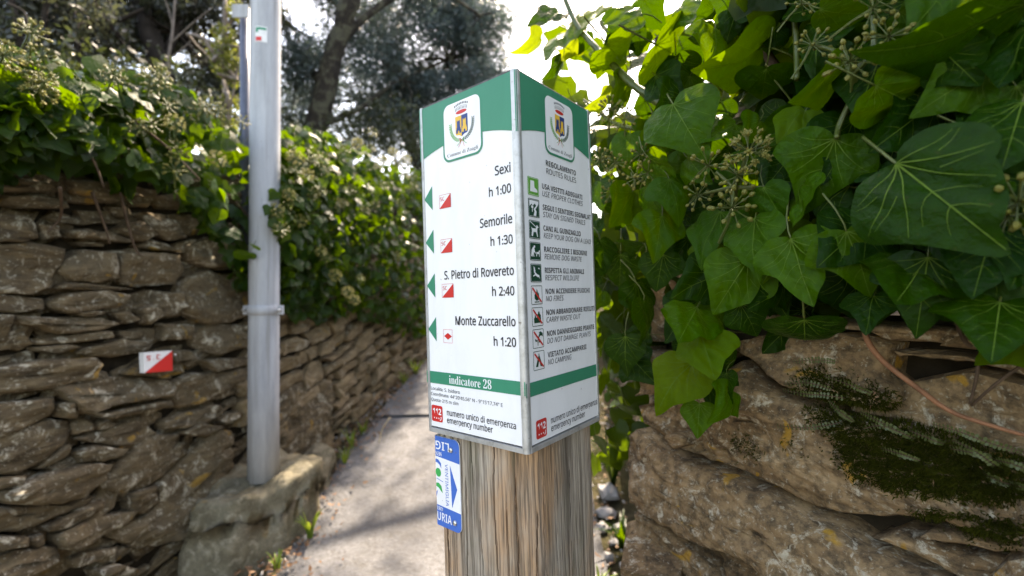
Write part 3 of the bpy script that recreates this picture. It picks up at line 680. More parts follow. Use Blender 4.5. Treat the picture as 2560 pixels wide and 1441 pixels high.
def crest(face, cu, par, W):
    # green head with arched lower edge
    top = [(0.5, .8), (W-.5, .8)]+[(W-.5-(W-1)*k/24, 68.5-14.3*(1-((W-.5-(W-1)*k/24-W/2)/(W/2))**2)) for k in range(25)]
    flat(face, [top], M['green'], 1, 'head_band', par)
    flat(face, [rrect(cu-33.2, 7, cu+33.2, 80, 11)], M['green'], 2, 'badge_border', par)
    bd = flat(face, [rrect(cu-30.6, 9.8, cu+30.6, 77.4, 9)], M['white'], 3, 'badge', par)
    # mural crown
    pl = []
    for k in range(9):
        a = (k-4)/4; u = cu+a*10.6; v = 13.6+2.0*a*a
        pl += [rrect(u-.85, v-1.6, u+.85, v+.9, .3, 2)]
        u2 = cu+a*9.4
        pl += [rrect(u2-.45, 17.4+1.2*a*a, u2+.45, 20.4+1.2*a*a, .2, 2)]
    pl += stroke([(cu+a*10.2, 16.4+2*a*a) for a in np.linspace(-1, 1, 9)], .35)
    flat(face, pl, M['greyp'], 4, 'emblem', bd)
    flat(face, [ell(cu, 23.6, 9.2, 2.3, 24)], M['red'], 4, 'emblem', bd)
    sh = [(cu-10.4, 28), (cu, 28), (cu, 53.6), (cu-4, 51.2), (cu-9, 50.4), (cu-10.4, 48.8)]
    flat(face, [sh], M['yellow'], 4, 'emblem', bd)
    flat(face, [[(2*cu-a, b) for a, b in sh]], M['blue'], 4, 'emblem', bd)
    def tower(c, s):
        return [[(c-4.2, 48.6), (c-4.2, 44), (c-3.4, 44), (c-3.4, 41.6), (c-2.6, 41.6), (c-2.6, 33), (c-1.6, 33), (c-1.6, 34.2), (c-.5, 34.2), (c-.5, 33), (c+.5, 33), (c+.5, 34.2), (c+1.6, 34.2), (c+1.6, 33), (c+2.6, 33), (c+2.6, 41.6), (c+3.4, 41.6), (c+3.4, 44), (c+4.2, 44), (c+4.2, 48.6), (c+1.3, 48.6), (c+1.3, 46.2), (c, 45.2), (c-1.3, 46.2), (c-1.3, 48.6)]]
    flat(face, tower(cu-5, 1), M['blue'], 5, 'emblem', bd)
    flat(face, tower(cu+5, 1), M['yellow'], 5, 'emblem', bd)
    for sgn, mm in ((-1, 'lgreen'), (1, 'dgreen')):
        lv = []; st = []
        for k in range(15):
            t = k/14; a = R_(95-120*t); u = cu+sgn*(2+17.5*math.cos(a*.92)*1.0 if t > 0 else 2); 
            u = cu+sgn*(1.5+17.5*math.sin(math.pi*.5*t**.8)); v = 57.5-21*t**1.5
            st.append((u, v))
            for sd in (-1, 1):
                an = math.atan2(-1.6*t-.25, sgn*(1.15-t))+sd*.8
                cu2, cv2 = u+1.9*math.cos(an), v+1.9*math.sin(an)
                lv.append([(u, v), (cu2-.7*math.sin(an), cv2+.7*math.cos(an)), (u+3.6*math.cos(an), v+3.6*math.sin(an)), (cu2+.7*math.sin(an), cv2-.7*math.cos(an))])
        flat(face, lv, M[mm], 4, 'emblem', bd); flat(face, stroke(st, .5), M[mm], 5, 'emblem', bd)
    flat(face, stroke([(cu, 57.5), (cu-4, 55), (cu-3, 59), (cu, 57.5), (cu-6, 65.5)], .6)+stroke([(cu+1, 58), (cu+4, 66)], .5), M['red'], 6, 'emblem', bd)
    flat(face, stroke([(cu, 57.5), (cu+4, 55), (cu+3, 59), (cu, 57.5), (cu+8, 63.5)], .6)+stroke([(cu, 58), (cu-8.5, 63)], .5), M['lgreen'], 6, 'emblem', bd)
    text(face, 'Comune di Zoagli', cu-26, cu+26, 74, 4.6, 'serif', M['black'], 4, bd, -.008)
def sos(face, u, v, par):
    b = flat(face, [rrect(u, v, u+20.3, v+20.6, 2.6)], M['red'], 1, 'emergency_badge', par)
    text(face, '112', u+2.4, u+18, v+11.4, 7.6, 'boldital', M['white'], 2, b, .012)
    pl = [ell(u+5+4.2*k, v+16, .95, .95, 8) for k in range(3)]
    pl += stroke([(u+15.3, v+18.3), (u+17.2, v+17.2), (u+17.8, v+15.2), (u+17.2, v+13.6)], 1.2)
    flat(face, pl, M['white'], 2, 'pictogram', b)

crest('L', 77.6, pL, SL*1000); crest('R', 85, pR, SR*1000)
rows = [('Sexi', 127.5, 110.2, 'h 1:00', 132.7), ('Semorile', 102.2, 166.4, 'h 1:30', 188.8), ('S. Pietro di Rovereto', 39.1, 223.3, 'h 2:40', 245.6), ('Monte Zuccarello', 56.4, 279.4, 'h 1:20', 302.0)]
for i, (a, u, v, b, v2) in enumerate(rows):
    text('L', a, u, 150.4, v, 10.2, 'sans', M['black'], 1, pL, .018); text('L', b, 117.6, 150.2, v2, 9.8, 'sans', M['black'], 1, pL, .018)
    y = 118.8+55.65*i
    flat('L', [[(6, y), (21.3, y-15.4), (21.1, y+15.2)]], M['green'], 1, 'arrow', pL)
    if i < 3:
        mk = flat('L', frame(34, y-1.2, 54.8, y+15.9, .3, .35), M['red'], 1, 'route_mark', pL)
        flat('L', [[(34.3, y+15.6), (54.5, y-.9), (54.5, y+15.6)]], M['red'], 2, 'route_mark', pL)
        text('L', '5C', 35.8, 43.6, y+6.4, 4.8, 'sans', M['red'], 2, pL)
    else:
        flat('L', frame(34.2, y-.2, 50.2, y+16.5, .3, .35), M['red'], 1, 'route_mark', pL)
        flat('L', [[(35.4, y+8.1), (42.3, y+3.9), (49.2, y+8.1), (42.3, y+12.3)]], M['red'], 1, 'route_mark', pL)
flat('L', [[(.5, 339.3), (SL*1000-.5, 339.3), (SL*1000-.5, 354.5), (.5, 354.5)]], M['green'], 1, 'band', pL)
text('L', 'indicatore 28', 42.3, 112.3, 352.2, 10.6, 'serif', M['white'], 2, pL, -.006)
text('L', 'Località: S. Isidoro', 7.8, 60.3, 363.2, 4.0, 'sans', M['black'], 1, pL, .004)
text('L', "Coordinate: 44°20'45,56'' N - 9°15'17,74'' E", 7.5, 128.1, 370.2, 4.0, 'sans', M['black'], 1, pL, .004)
text('L', 'Quota: 215 m slm', 7.7, 57.1, 377.4, 4.0, 'sans', M['black'], 1, pL, .004)
sos('L', 7.9, 382.3, pL); sos('R', 16.2, 384.8, pR)
text('L', 'numero unico di emergenza', 36.3, 146.2, 392.1, 7.2, 'sans', M['black'], 1, pL, .012)
text('L', 'emergency number', 36.1, 112, 401.6, 7.2, 'sans', M['black'], 1, pL, .012)
text('R', 'numero unico di emergenza', 45.1, 154.4, 394.3, 7.2, 'sans', M['black'], 1, pR, .012)
text('R', 'emergency number', 45.1, 121.8, 403.4, 7.2, 'sans', M['black'], 1, pR, .012)
text('R', 'REGOLAMENTO', 52.5, 119.9, 95.0, 6.4, 'bold', M['black'], 1, pR)
text('R', 'ROUTES RULES', 52.8, 119.9, 104.4, 6.4, 'sans', M['black'], 1, pR)
rules = [('USA VESTITI ADEGUATI', 134.3, 'USE PROPER CLOTHES', 134.8), ('SEGUI I SENTIERI SEGNALATI', 158, 'STAY ON SIGNED TRAILS', 139.5), ('CANI AL GUINZAGLIO', 126.7, 'KEEP YOUR DOG ON A LEAD', 152.7),
 ('RACCOGLIERE I BISOGNI', 141, 'REMOVE DOG WASTE', 127.4), ('RISPETTA GLI ANIMALI', 131.7, 'RESPECT WILDLIFE', 119.3), ('NON ACCENDERE FUOCHI', 144.9, 'NO FIRES', 80.7),
 ('NON ABBANDONARE RIFIUTI', 155.7, 'CARRY WASTE OUT', 119.4), ('NON DANNEGGIARE PIANTE', 153, 'DO NOT DAMAGE PLANTS', 143.6), ('VIETATO ACCAMPARSI', 131.1, 'NO CAMPING', 94)]
pics = {
 0: [[(5,4),(12,4),(12.5,11),(17.5,13.5),(18,16.5),(4,16.5),(4.6,10)]],
 1: [[(9,19),(11,14),(9.5,11.5),(15,7),(19,4.5),(17,7.5),(13,11.5),(15,14),(14,19)], [(5,8),(9,8),(9,10.5),(7.6,10.5),(7.6,15),(6.4,15),(6.4,10.5),(5,10.5)]],
 2: [[(4,17),(5,12),(4.5,9),(3,7.5),(6,9),(12,9),(14,5.5),(15,4.5),(16,6),(18,7),(15.5,8.5),(15,12),(16,18),(14.5,18),(13,13),(8,13),(6.5,18),(5,18)]]+stroke([(1.5, 1.5), (13.5, 7.5)], .8),
 3: [[(2,16),(3,9),(6,5.5),(8,6),(9.5,10.5),(11,12.5),(10,13),(7.5,11),(7,12.5),(8,16.5),(6.5,16.5),(5.5,13.5),(4.5,16.5)], ell(8.6, 5.2, 1.5, 1.5, 10), [(11.5,16),(12,11),(16,11),(17.5,8.5),(19,9.5),(18,11.5),(18,16),(17,16),(16.5,13),(13.5,13),(12.8,16)]],
 4: [[(6,9),(6,5),(5,2.5),(7,4.5),(8,3),(8,6),(9,7.5),(8.6,9.5),(13,12),(16,12.5),(17,17.5),(15.5,15),(13,15),(8.5,13),(5,14.5),(4.5,13.5),(8,11.5)], [(14,5),(16,4),(17.5,6),(15.5,5.8)]],
 5: [[(10,17),(6.5,15),(6,11),(8,7.5),(9,10),(10.5,3.5),(13,9),(14,7.5),(15,12),(13.5,16)]]+stroke([(6, 18.4), (15, 18.4)], 1.1),
 6: [[(4,17.5),(3.5,12.5),(5.5,10.5),(5,9),(7,9),(7,10.5),(9,12),(10,8),(12,6.5),(11.5,5),(14.5,5),(14,6.5),(16.5,9),(17,17.5)]],
 7: [[(9,18.5),(8.6,13),(10,9),(13,5),(11.5,4.2),(15,2.8),(19,5),(19,9),(16,7.5),(13.6,8),(11,11),(10,14),(10,18.5)], [(4,11),(7,11.5),(8,14),(5,13.8)], [(11.5,13),(14.5,12),(13.5,15),(10.6,15.5)]],
 8: [[(4,17.5),(10.2,4.5),(9.4,3),(10.6,3.6),(11.6,2.8),(11.2,4.5),(17,17.5),(13,17.5),(10.8,10),(8.4,17.5)]],
}
for i, (a, ua, b, ub) in enumerate(rules):
    v = 113.9+24.35*i; u = 15.3
    text('R', a, 43.1, ua, v+9.8, 6.1, 'bold', M['black'], 1, pR); text('R', b, 43.1, ub, v+18.3, 6.1, 'ital', M['black'], 1, pR)
    polys = [[(u+x, v+y) for x, y in q] for q in pics[i]]
    if i < 5:
        bg_ = flat('R', [rrect(u, v, u+21, v+20.7, 1.4)], M['lgreen' if i == 0 else 'dgreen'], 1, 'pictogram', pR)
        flat('R', frame(u+.8, v+.8, u+20.2, v+19.9, 1, .35), M['white'], 2, 'pictogram', pR)
        if i == 1: flat('R', [[(u+2, v+9), (u+2, v+2), (u+19, v+2), (u+19, v+5), (u+15, v+7.5), (u+12, v+5), (u+8, v+8), (u+6, v+6)]], M['white'], 2, 'pictogram', pR)
        flat('R', polys, M['white'], 3, 'pictogram', pR)
    else:
        flat('R', frame(u, v, u+21, v+21.2, 1.6, .7), M['dgreen'], 1, 'pictogram', pR)
        flat('R', polys, M['dgreen'], 2, 'pictogram', pR)
        flat('R', stroke([(u+2.2, v+2.4), (u+18.8, v+18.6)], 2.2), M['red'], 3, 'pictogram', pR)
flat('R', [[(.5, 341.4), (SR*1000-.5, 341.4), (SR*1000-.5, 356.8), (.5, 356.8)]], M['green'], 1, 'band', pR)

# ------------------------------------------------------------------ wooden post
def wood():
    s = N('weathered post timber'); v = s.obj
    g1 = s.noise(s.mapping(v, (120, 120, 2.2)), 1, 6, .7, .4)
    g2 = s.noise(s.mapping(v, (34, 34, .9)), 1, 4, .6, .3)
    g3 = s.noise(s.mapping(v, (14, 14, 5)), 1, 5, .6, .3)
    g4 = s.noise(s.mapping(v, (420, 420, 14)), 1, 3, .6)
    c = s.ramp(g2, [(.28, (.21, .18, .152)), (.45, (.36, .30, .24)), (.6, (.48, .41, .33)), (.78, (.44, .41, .37))])
    c = s.mix(s.ramp(g3, [(.46, 0.0), (.66, .8)]), c, (.48, .27, .14))
    c = s.mix(s.ramp(g1, [(.33, .85), (.5, 0.0)]), c, (.055, .040, .028))
    c = s.mix(s.ramp(g4, [(.36, .75), (.54, 0.0)]), c, (.10, .075, .055))
    c = s.mix(s.ramp(s.noise(s.mapping(v, (30, 30, 4)), 1, 5, .7), [(.56, 0.0), (.68, .35)]), c, (.16, .17, .09))
    h = s.math('ADD', g1, s.math('MULTIPLY', g4, .5))
    p = s.n('BsdfPrincipled', Base__Color=c, Roughness=.85, Specular__IOR__Level=.25, Normal=s.bump(h, .9, .004))
    return s.done(p.outputs[0])
M['wood'] = wood()
post = empty('wooden_post'); post.matrix_world = SM
tag(post, 'weathered square timber post with deep drying cracks beneath the sign box', 'post')
PCX, PCY, HS = -SL/2, SR/2, .073
prof = [(-HS, HS-.008), (-HS, -HS+.007), (-HS+.007, -HS), (HS-.030, -HS), (HS-.001, -HS+.030), (HS, HS-.008), (HS-.008, HS), (-HS+.008, HS)]
pp = []
for i in range(len(prof)):
    a, b = Vector(prof[i]), Vector(prof[(i+1) % len(prof)]); k = max(3, int((b-a).length/.0011)) if i in (2, 3, 4) else max(2, int((b-a).length/.006))
    for j in range(k): pp.append(a+(b-a)*j/k)
cracks = [(-.060, .0014, .018, -.55, -.21, 0), (-.025, .0012, .012, -.6, -.26, 1), (-.043, .0008, .006, -.36, -.21, 2), (.0245, .0012, .014, -.62, -.215, 3), (.041, .0012, .012, -.62, -.275, 4), (.054, .0008, .007, -.5, -.24, 5), (.0, .0008, .007, -.42, -.3, 6), (.1085, .0016, .02, -.6, -.2, 7), (.118, .0009, .009, -.5, -.34, 8), (.085, .0008, .008, -.45, -.24, 9), (.14, .0008, .008, -.5, -.24, 10), (-.012, .0006, .005, -.3, -.2, 11), (.075, .0006, .006, -.5, -.28, 12)]
zl = [-1.22, -1.0, -.8, -.65]+[-.55+.36*k/70 for k in range(71)]+[-.12]
V = []; F = []; n = len(pp)
cum = []; acc = 0.0
for i, q in enumerate(pp):
    cum.append(acc); acc += (pp[(i+1) % n]-q).length
off0 = next(c for c, q in zip(cum, pp) if abs(q.x+HS-.007) < 1e-6 and abs(q.y+HS) < 1e-6)
for z in zl:
    for i, q in enumerate(pp):
        nx = pp[(i+1) % n]-pp[i-1]; nn = Vector((nx.y, -nx.x)).normalized()
        L = cum[i]-off0-.066                            # arc length: -0.066 at the plaque corner
        e = .0009*noise.noise(Vector((L*90, z*3, 1)))+.0012*noise.noise(Vector((L*30, z*6, 2)))+.0004*noise.noise(Vector((L*400, z*12, 2)))
        for (cl, cw, cd, z0, z1, sd) in cracks:
            if z0 < z < z1:
                l = cl+.004*noise.noise(Vector((z*9, sd, 0)))+.0012*noise.noise(Vector((z*50, sd, 7)))
                f = min(1, (z-z0)/.05, (z1-z)/.02 if z1 < -.215 else 1)
                d = abs(L-l)/(cw*(.5+.5*f))
                if d < 1.2: e -= cd*f*max(0, 1-d)**.7
        V.append((PCX+q.x+nn.x*e, PCY+q.y+nn.y*e, z))
for j in range(len(zl)-1):
    for i in range(n): F.append((j*n+i, j*n+(i+1) % n, (j+1)*n+(i+1) % n, (j+1)*n+i))
F.append(tuple((len(zl)-1)*n+i for i in range(n)))
mesh('timber', V, F, M['wood'], post, False)

# ------------------------------------------------------------------ blue waymark plaque bent round the post
plq = empty('waymark_plaque'); plq.matrix_world = SM
tag(plq, 'blue and white metal waymark plaque with an arrow, screwed to the wooden post', 'plaque')
PLX, PLY, PLZ = PCX-HS-.0008, PCY-HS-.0032, -.2165
PW, PH = 44.0, 114.0
outl = [(0, 0)]+rrect(-20, 0, PW, PH, 8, 5)[0:12]+[(0, PH)]
outl = [(max(0, u), v) for u, v in outl]
V = [mp('P', u, v, 0) for u, v in outl]; n = len(V); V += [(x, y+.0014, z) for x, y, z in V]
V += [(PLX-.0022, PLY+.003, PLZ), (PLX-.0022, PLY+.003, PLZ-PH/1000), (PLX-.0022, PLY+.05, PLZ), (PLX-.0022, PLY+.05, PLZ-PH/1000)]
i0, i1 = 0, n-1
F = [tuple(range(n)), tuple(range(2*n-1, n-1, -1))]+[(i, n+i, n+(i+1) % n, (i+1) % n) for i in range(n)]+[(i0, i1, 2*n+1, 2*n), (2*n, 2*n+1, 2*n+3, 2*n+2)]
plate = mesh('plate', V, F, M['white'], plq)
flat('P', [[(0, 0)]+[(max(0, u), v) for u, v in rrect(-20, 0, PW, 50, 8, 5)[0:6]]+[(PW, 28.5), (0, 26)]], M['pblue'], 1, 'band', plate)
flat('P', [[(0, 88), (PW, 89.5)]+[(max(0, u), v) for u, v in rrect(-20, 60, PW, PH, 8, 5)[6:12]]+[(0, PH)]], M['pblue'], 1, 'band', plate)
text('P', 'LIG', 1, 26, 6, 11, 'bold', M['white'], 2, plate, -.01, 180); text('P', 'SEN', .5, 12, 20, 5, 'serif', M['white'], 2, plate, 0, 180)
text('P', 'ERO', .6, 11, 94.5, 5, 'serif', M['white'], 2, plate); text('P', 'URIA', .6, 27, 107.5, 11, 'bold', M['white'], 2, plate, -.01)
text('P', 'VENTIMIGLIA', 33, 86, 17.5, 5.2, 'sans', M['pblue'], 2, plate, 0, 90)
flat('P', [[(26.5, 33), (38.5, 61), (28.5, 86)]], M['pblue'], 1, 'arrow', plate)
flat('P', [ell(4.5, 46.5, 5.2, 5.6, 20)]+[[(max(0, a), b) for a, b in [(0, 60.5), (5, 59.8), (9.5, 63), (12, 71.5), (8.5, 69.5), (4.5, 66), (0, 65)]]], M['pgreen'], 1, 'emblem', plate)
flat('P', [[(0, 29.5), (5, 30), (10, 34), (10.5, 40.5), (7.5, 36.5), (3, 34), (0, 34)]]+stroke([(1, 54.5), (13, 57)], .8)+[[(0, 72), (2.6, 69.5), (0, 79)]], M['pblue'], 1, 'emblem', plate)
for u, v in ((29.5, 13.5), (33, 103)):
    c = Vector(mp('P', u, v, 0)); Vv = []; Ff = []
    for r, h in ((.0034, 0), (.0034, .0006), (.0026, .0018), (.0012, .0024)):
        for k in range(14): Vv.append((c.x+r*math.cos(k*math.tau/14), c.y-h-.0002, c.z+r*math.sin(k*math.tau/14)))
    for j in range(3):
        for k in range(14): Ff.append((j*14+k, (j+1)*14+k, (j+1)*14+(k+1) % 14, j*14+(k+1) % 14))
    Ff.append(tuple(42+k for k in range(13, -1, -1))); mesh('screw', Vv, Ff, M['steel'], plq, True)
flush_text()

# ------------------------------------------------------------------ grey pole
def pole_mat():
    s = N('galvanised grey pole'); v = s.obj
    n1 = s.noise(s.mapping(v, (14, 14, 2)), 1, 6, .7); n2 = s.noise(v, 60, 4, .7)
    c = s.ramp(n1, [(.3, (.27, .28, .30)), (.5, (.37, .385, .41)), (.72, (.46, .475, .50))])
    c = s.mix(s.ramp(n2, [(.66, 0.0), (.74, .55)]), c, (.16, .13, .11))
    c = s.mix(s.ramp(s.noise(s.mapping(v, (30, 30, 1.2)), 1, 4, .6), [(.52, 0.0), (.68, .6)]), c, (.20, .19, .18))
    p = s.n('BsdfPrincipled', Base__Color=c, Roughness=.75, Metallic=0.0, Specular__IOR__Level=.3, Normal=s.bump(n2, .3, .004))
    return s.done(p.outputs[0])
M['pole'] = pole_mat()
M['darkpole'] = plain('blue grey painted steel', (.075, .09, .13), .5, .2, .5, .3, 20)
PB = P(660, 1178, 2.0); PX, PYy = PB.x, 2.0; PR = .0605
gp = empty('metal_pole', (PX, PYy, PB.z-.02)); tag(gp, 'tall grey galvanised pole with a clamp band standing on a stone block', 'pole')
tube('shaft', [(PX, PYy, PB.z-.03), (PX, PYy, PB.z+.4), (PX+.001, PYy, CAMZ), (PX+.004, PYy, CAMZ+1.2), (PX+.008, PYy, CAMZ+3.4)], [PR+.002, PR+.001, PR, PR, PR-.001], M['pole'], gp, 40)
zc = P(661, 775, 2.0).z
bnd = tube('clamp_band', [(PX, PYy, zc-.021), (PX, PYy, zc-.020), (PX, PYy, zc+.020), (PX, PYy, zc+.021)], [PR+.001, PR+.006, PR+.006, PR+.001], M['pole'], gp, 40)
for sx in (-1, 1):
    e = box('lug', (PX+sx*(PR+.014), PYy-.004, zc), (.026, .012, .040), M['pole'], gp, .002)
    tube('bolt', [(PX+sx*(PR+.016), PYy-.030, zc), (PX+sx*(PR+.016), PYy+.012, zc)], [.006, .006], M['steel'], gp, 8)
def patch(a0, a1, z0, z1, m, r, name):
    V = []; k = 8
    for i in range(k+1):
        a = R_(a0+(a1-a0)*i/k)
        for z in (z0, z1): V.append((PX+.004+r*math.sin(a), PYy-r*math.cos(a), z))
    return mesh(name, V, [(2*i, 2*i+2, 2*i+3, 2*i+1) for i in range(k)], m, gp)
zt, zb = P(680, 64, 1.94).z, P(680, 103, 1.94).z
M['sticker'] = plain('white sticker', (.7, .7, .7), .5)
patch(-10, 34, zb, zt, M['sticker'], PR+.0010, 'sticker')
patch(-8, 31, zt-.026, zt-.004, M['green'], PR+.0016, 'sticker'); patch(2, 31, zt-.026, zt-.016, M['sticker'], PR+.0021, 'sticker'); patch(-8, 14, zb+.004, zb+.022, M['red'], PR+.0016, 'sticker')
child_fix(gp)
q0, q1 = P(612, 345, 2.12), P(612, 20, 2.12)
dp = empty('metal_pole', (q0.x, q0.y, q0.z-.6)); tag(dp, 'thin dark blue grey post half hidden behind the tall grey pole', 'pole')
tube('shaft', [(q0.x, q0.y, q0.z-.6), (q0.x, q0.y, q1.z)], .022, M['darkpole'], dp, 12)
c = P(600, 38, 2.10); box('plate', (c.x+.02, c.y-.03, c.z), (.075, .006, .06), M['pole'], dp, .001)
child_fix(dp)

# ------------------------------------------------------------------ red and white route marker on the left wall
def on_left(px, py, out): return on_plane(px, py, WO+WN*out, WN)
mk = empty('route_marker', on_left(396, 905, .05)); tag(mk, 'small red and white painted marker plate reading 5.C on the left stone wall', 'sign')
cs = [on_left(*q, .055) for q in ((359, 883), (430, 877), (431, 927), (361, 933))]
def quad3(name, pts, m, off, parent):
    return mesh(name, [Vector(p)+WN*off for p in pts], [tuple(range(len(pts)-1, -1, -1))], m, parent)
V = [p for p in cs]+[p-WN*.02 for p in cs]
mkp = mesh('plate', V, [(3, 2, 1, 0), (0, 1, 5, 4), (1, 2, 6, 5), (2, 3, 7, 6), (3, 0, 4, 7)], M['sticker'], mk)
quad3('route_mark', [cs[1], cs[2], cs[3]], M['red'], .0012, mk)
for px, py, ch in ((368, 900, '5'), (383, 899, '.'), (392, 897, 'C')):
    pts = {'5': [(9, -9), (0, -9), (0, -4), (7, -4), (7, 1), (0, 1)], '.': [(0, 0), (2, 0)], 'C': [(9, -9), (1, -9), (0, 0), (8, 0)]}[ch]
    pl = stroke([(px+a, py+b) for a, b in pts], 2.2)
    Vv = []; Ff = []
    for q in pl:
        k = len(Vv); Vv += [on_left(a, b, .0565) for a, b in q]; Ff.append((k, k+1, k+2, k+3))
    mesh('lettering', Vv, Ff, M['red'], mk)
tube('nail', [on_left(438, 887, .03), on_left(438, 887, .062)], [.004, .004], M['steel'], mk, 8)
child_fix(mk)

# ------------------------------------------------------------------ ivy leaves
HEART = [(0, .0), (.10, -.05), (.26, -.06), (.42, .04), (.515, .20), (.52, .36), (.43, .50), (.30, .63), (.17, .79), (.06, .94), (0, 1.0)]
LOBE3 = [(0, .0), (.12, -.09), (.30, -.11), (.46, -.02), (.58, .12), (.64, .30), (.50, .36), (.36, .44), (.27, .58), (.17, .77), (.06, .95), (0, 1.0)]
def resample(pts, n):
    pts = [Vector((a, b, 0)) for a, b in pts]; sp = smooth_path(pts, 6); d = [0]
    for a, b in zip(sp[:-1], sp[1:]): d.append(d[-1]+(b-a).length)
    t = np.linspace(0, d[-1], n)
    return np.stack([np.interp(t, d, [p.x for p in sp]), np.interp(t, d, [p.y for p in sp])], 1)
class Leaf:
    def __init__(s, seed, lob, bite, n=22, rings=(.15, .3, .45, .6, .75, .88, 1.0), veins=True):
        r = random.Random(seed)
        sides = []
        for sd in (1, -1):
            k = min(1, max(0, lob+r.uniform(-.25, .25)))
            h = resample(HEART, n)*(1-k)+resample(LOBE3, n)*k
            h[:, 0] *= r.uniform(.92, 1.08)
            sides.append(h*np.array([sd, 1]))
        out = np.vstack([sides[0], sides[1][::-1][1:-1]])
        c = np.array([0, .36]); m = len(out)
        # nibbled margins
        for _ in range(bite):
            i0 = r.randrange(int(m*.18), int(m*.82)); wd = r.randint(1, 3); dp = r.uniform(.06, .20)
            for i in range(i0-wd, i0+wd+1):
                q = i % m; out[q] = c+(out[q]-c)*(1-dp*r.uniform(.5, 1)*(1-abs(i-i0)/(wd+1)))
        ph = [r.uniform(0, 6.28) for _ in range(4)]
        a, b, cc, rp = r.uniform(.1, .65), r.uniform(-.1, .5), r.uniform(.0, .30), r.uniform(.012, .042)
        tw = r.uniform(-.25, .25)
        def z(p):
            x, y = p
            return (cc*abs(x)-a*x*x-b*max(0, y-.25)**2*1.3-.25*b*y+tw*x*(y-.3)+rp*math.sin(9*x+ph[0])*math.sin(7*y+ph[1])+rp*.6*math.sin(19*x+ph[2]+9*y))
        s.z = z
        P2 = [c]; F = []
        for t in rings: P2 += [c+(q-c)*t for q in out]
        F += [(0, 1+i, 1+(i+1) % m) for i in range(m)]
        for j in range(len(rings)-1):
            for i in range(m):
                A, B = 1+j*m+i, 1+j*m+(i+1) % m; C, D = B+m, A+m
                F += [(A, D, C), (A, C, B)]
        V = [(p[0], p[1], z(p)) for p in P2]; mi = [0]*len(F)
        def strip(pts, w0, w1):
            pts = [np.array(p) for p in pts]; k0 = len(V)
            for i, p in enumerate(pts):
                t = pts[min(i+1, len(pts)-1)]-pts[max(i-1, 0)]; t = t/np.linalg.norm(t); nn = np.array([-t[1], t[0]])
                w = w0+(w1-w0)*i/(len(pts)-1)
                for sg in (-1, 1):
                    q = p+nn*w*sg; V.append((q[0], q[1], z(p)+.015))
            for i in range(len(pts)-1):
                a_ = k0+2*i; F.append((a_, a_+1, a_+3)); F.append((a_, a_+3, a_+2)); mi.extend([1, 1])
        if veins:
            o0 = np.array([0, .01]); tip = out[n-1]
            def vein(p, q, bow, w0, w1, k=7):
                p, q = np.array(p), np.array(q); nn = np.array([-(q-p)[1], (q-p)[0]])
                strip([p+(q-p)*t+nn*bow*math.sin(math.pi*t) for t in np.linspace(0, 1, k)], w0, w1)
            vein(o0, tip*.97, 0, .0075, .0025, 12)
            for sd, idx in ((1, [int(n*.30), int(n*.46), int(n*.64)]), (-1, [m-int(n*.30), m-int(n*.46), m-int(n*.64)])):
                for kx, ix in enumerate(idx):
                    q = out[ix % m]
                    vein(o0, c*.12+q*.9, .07*sd*(1 if kx < 2 else .6), .005 if kx != 1 else .006, .0015, 10)
                    if kx > 0:
                        mid = o0+(q-o0)*.45; q2 = out[(ix-sd*3) % m]; vein(mid, mid+(q2*.95-mid)*.85, .05*sd, .003, .001, 5)
                for t, dx, dy in ((.38, .22, .2), (.56, .15, .17)):
                    p = tip*t; vein(p, p+np.array([dx*sd, dy])*.9, .08*-sd, .0034, .001, 5)
        # petiole
        pt, pf = tube_data([(0, .03, z((0, .03))-.006), (0, -.10, .03-.01), (0, -.34, -.06), (0, -.62, -.26)], [.011, .013, .014, .016], 5)
        k0 = len(V); V += [tuple(p) for p in pt]
        for f in pf:
            if len(f) == 4: F += [(k0+f[0], k0+f[1], k0+f[2]), (k0+f[0], k0+f[2], k0+f[3])]; mi += [2, 2]
        s.V = np.array(V); s.F = np.array(F); s.mi = np.array(mi)
        s.width = out[:, 0].max()-out[:, 0].min()
    def mesh(s, m):
        me = bpy.data.meshes.new('leaf'); me.from_pydata(s.V.tolist(), [], s.F.tolist())
        for x in (m, M['vein'], M['petiole']): me.materials.append(x)
        me.polygons.foreach_set('material_index', s.mi.tolist()); me.polygons.foreach_set('use_smooth', [True]*len(s.F)); me.update(); return me
LV = []
for i in range(22):
    L = Leaf(100+i, [0, .05, .12, .25, .5, .8][i % 6], [0, 0, 2, 3, 4][i % 5])
    L.me = {k: L.mesh(M[k]) for k in ('leaf', 'leaf_dark', 'leaf_yel')}; LV.append(L)
LOW = []
for i in range(8):
    L = Leaf(300+i, [0, .3, .7, 1][i % 4], i % 2, 7, (.6, 1.0), False); LOW.append(L)
MID = []
for i in range(10):
    L = Leaf(400+i, [0, .2, .5, .9][i % 4], i % 3, 11, (.5, 1.0), False); L.me = {'leaf_left': L.mesh(M['leaf_left'])}; MID.append(L)

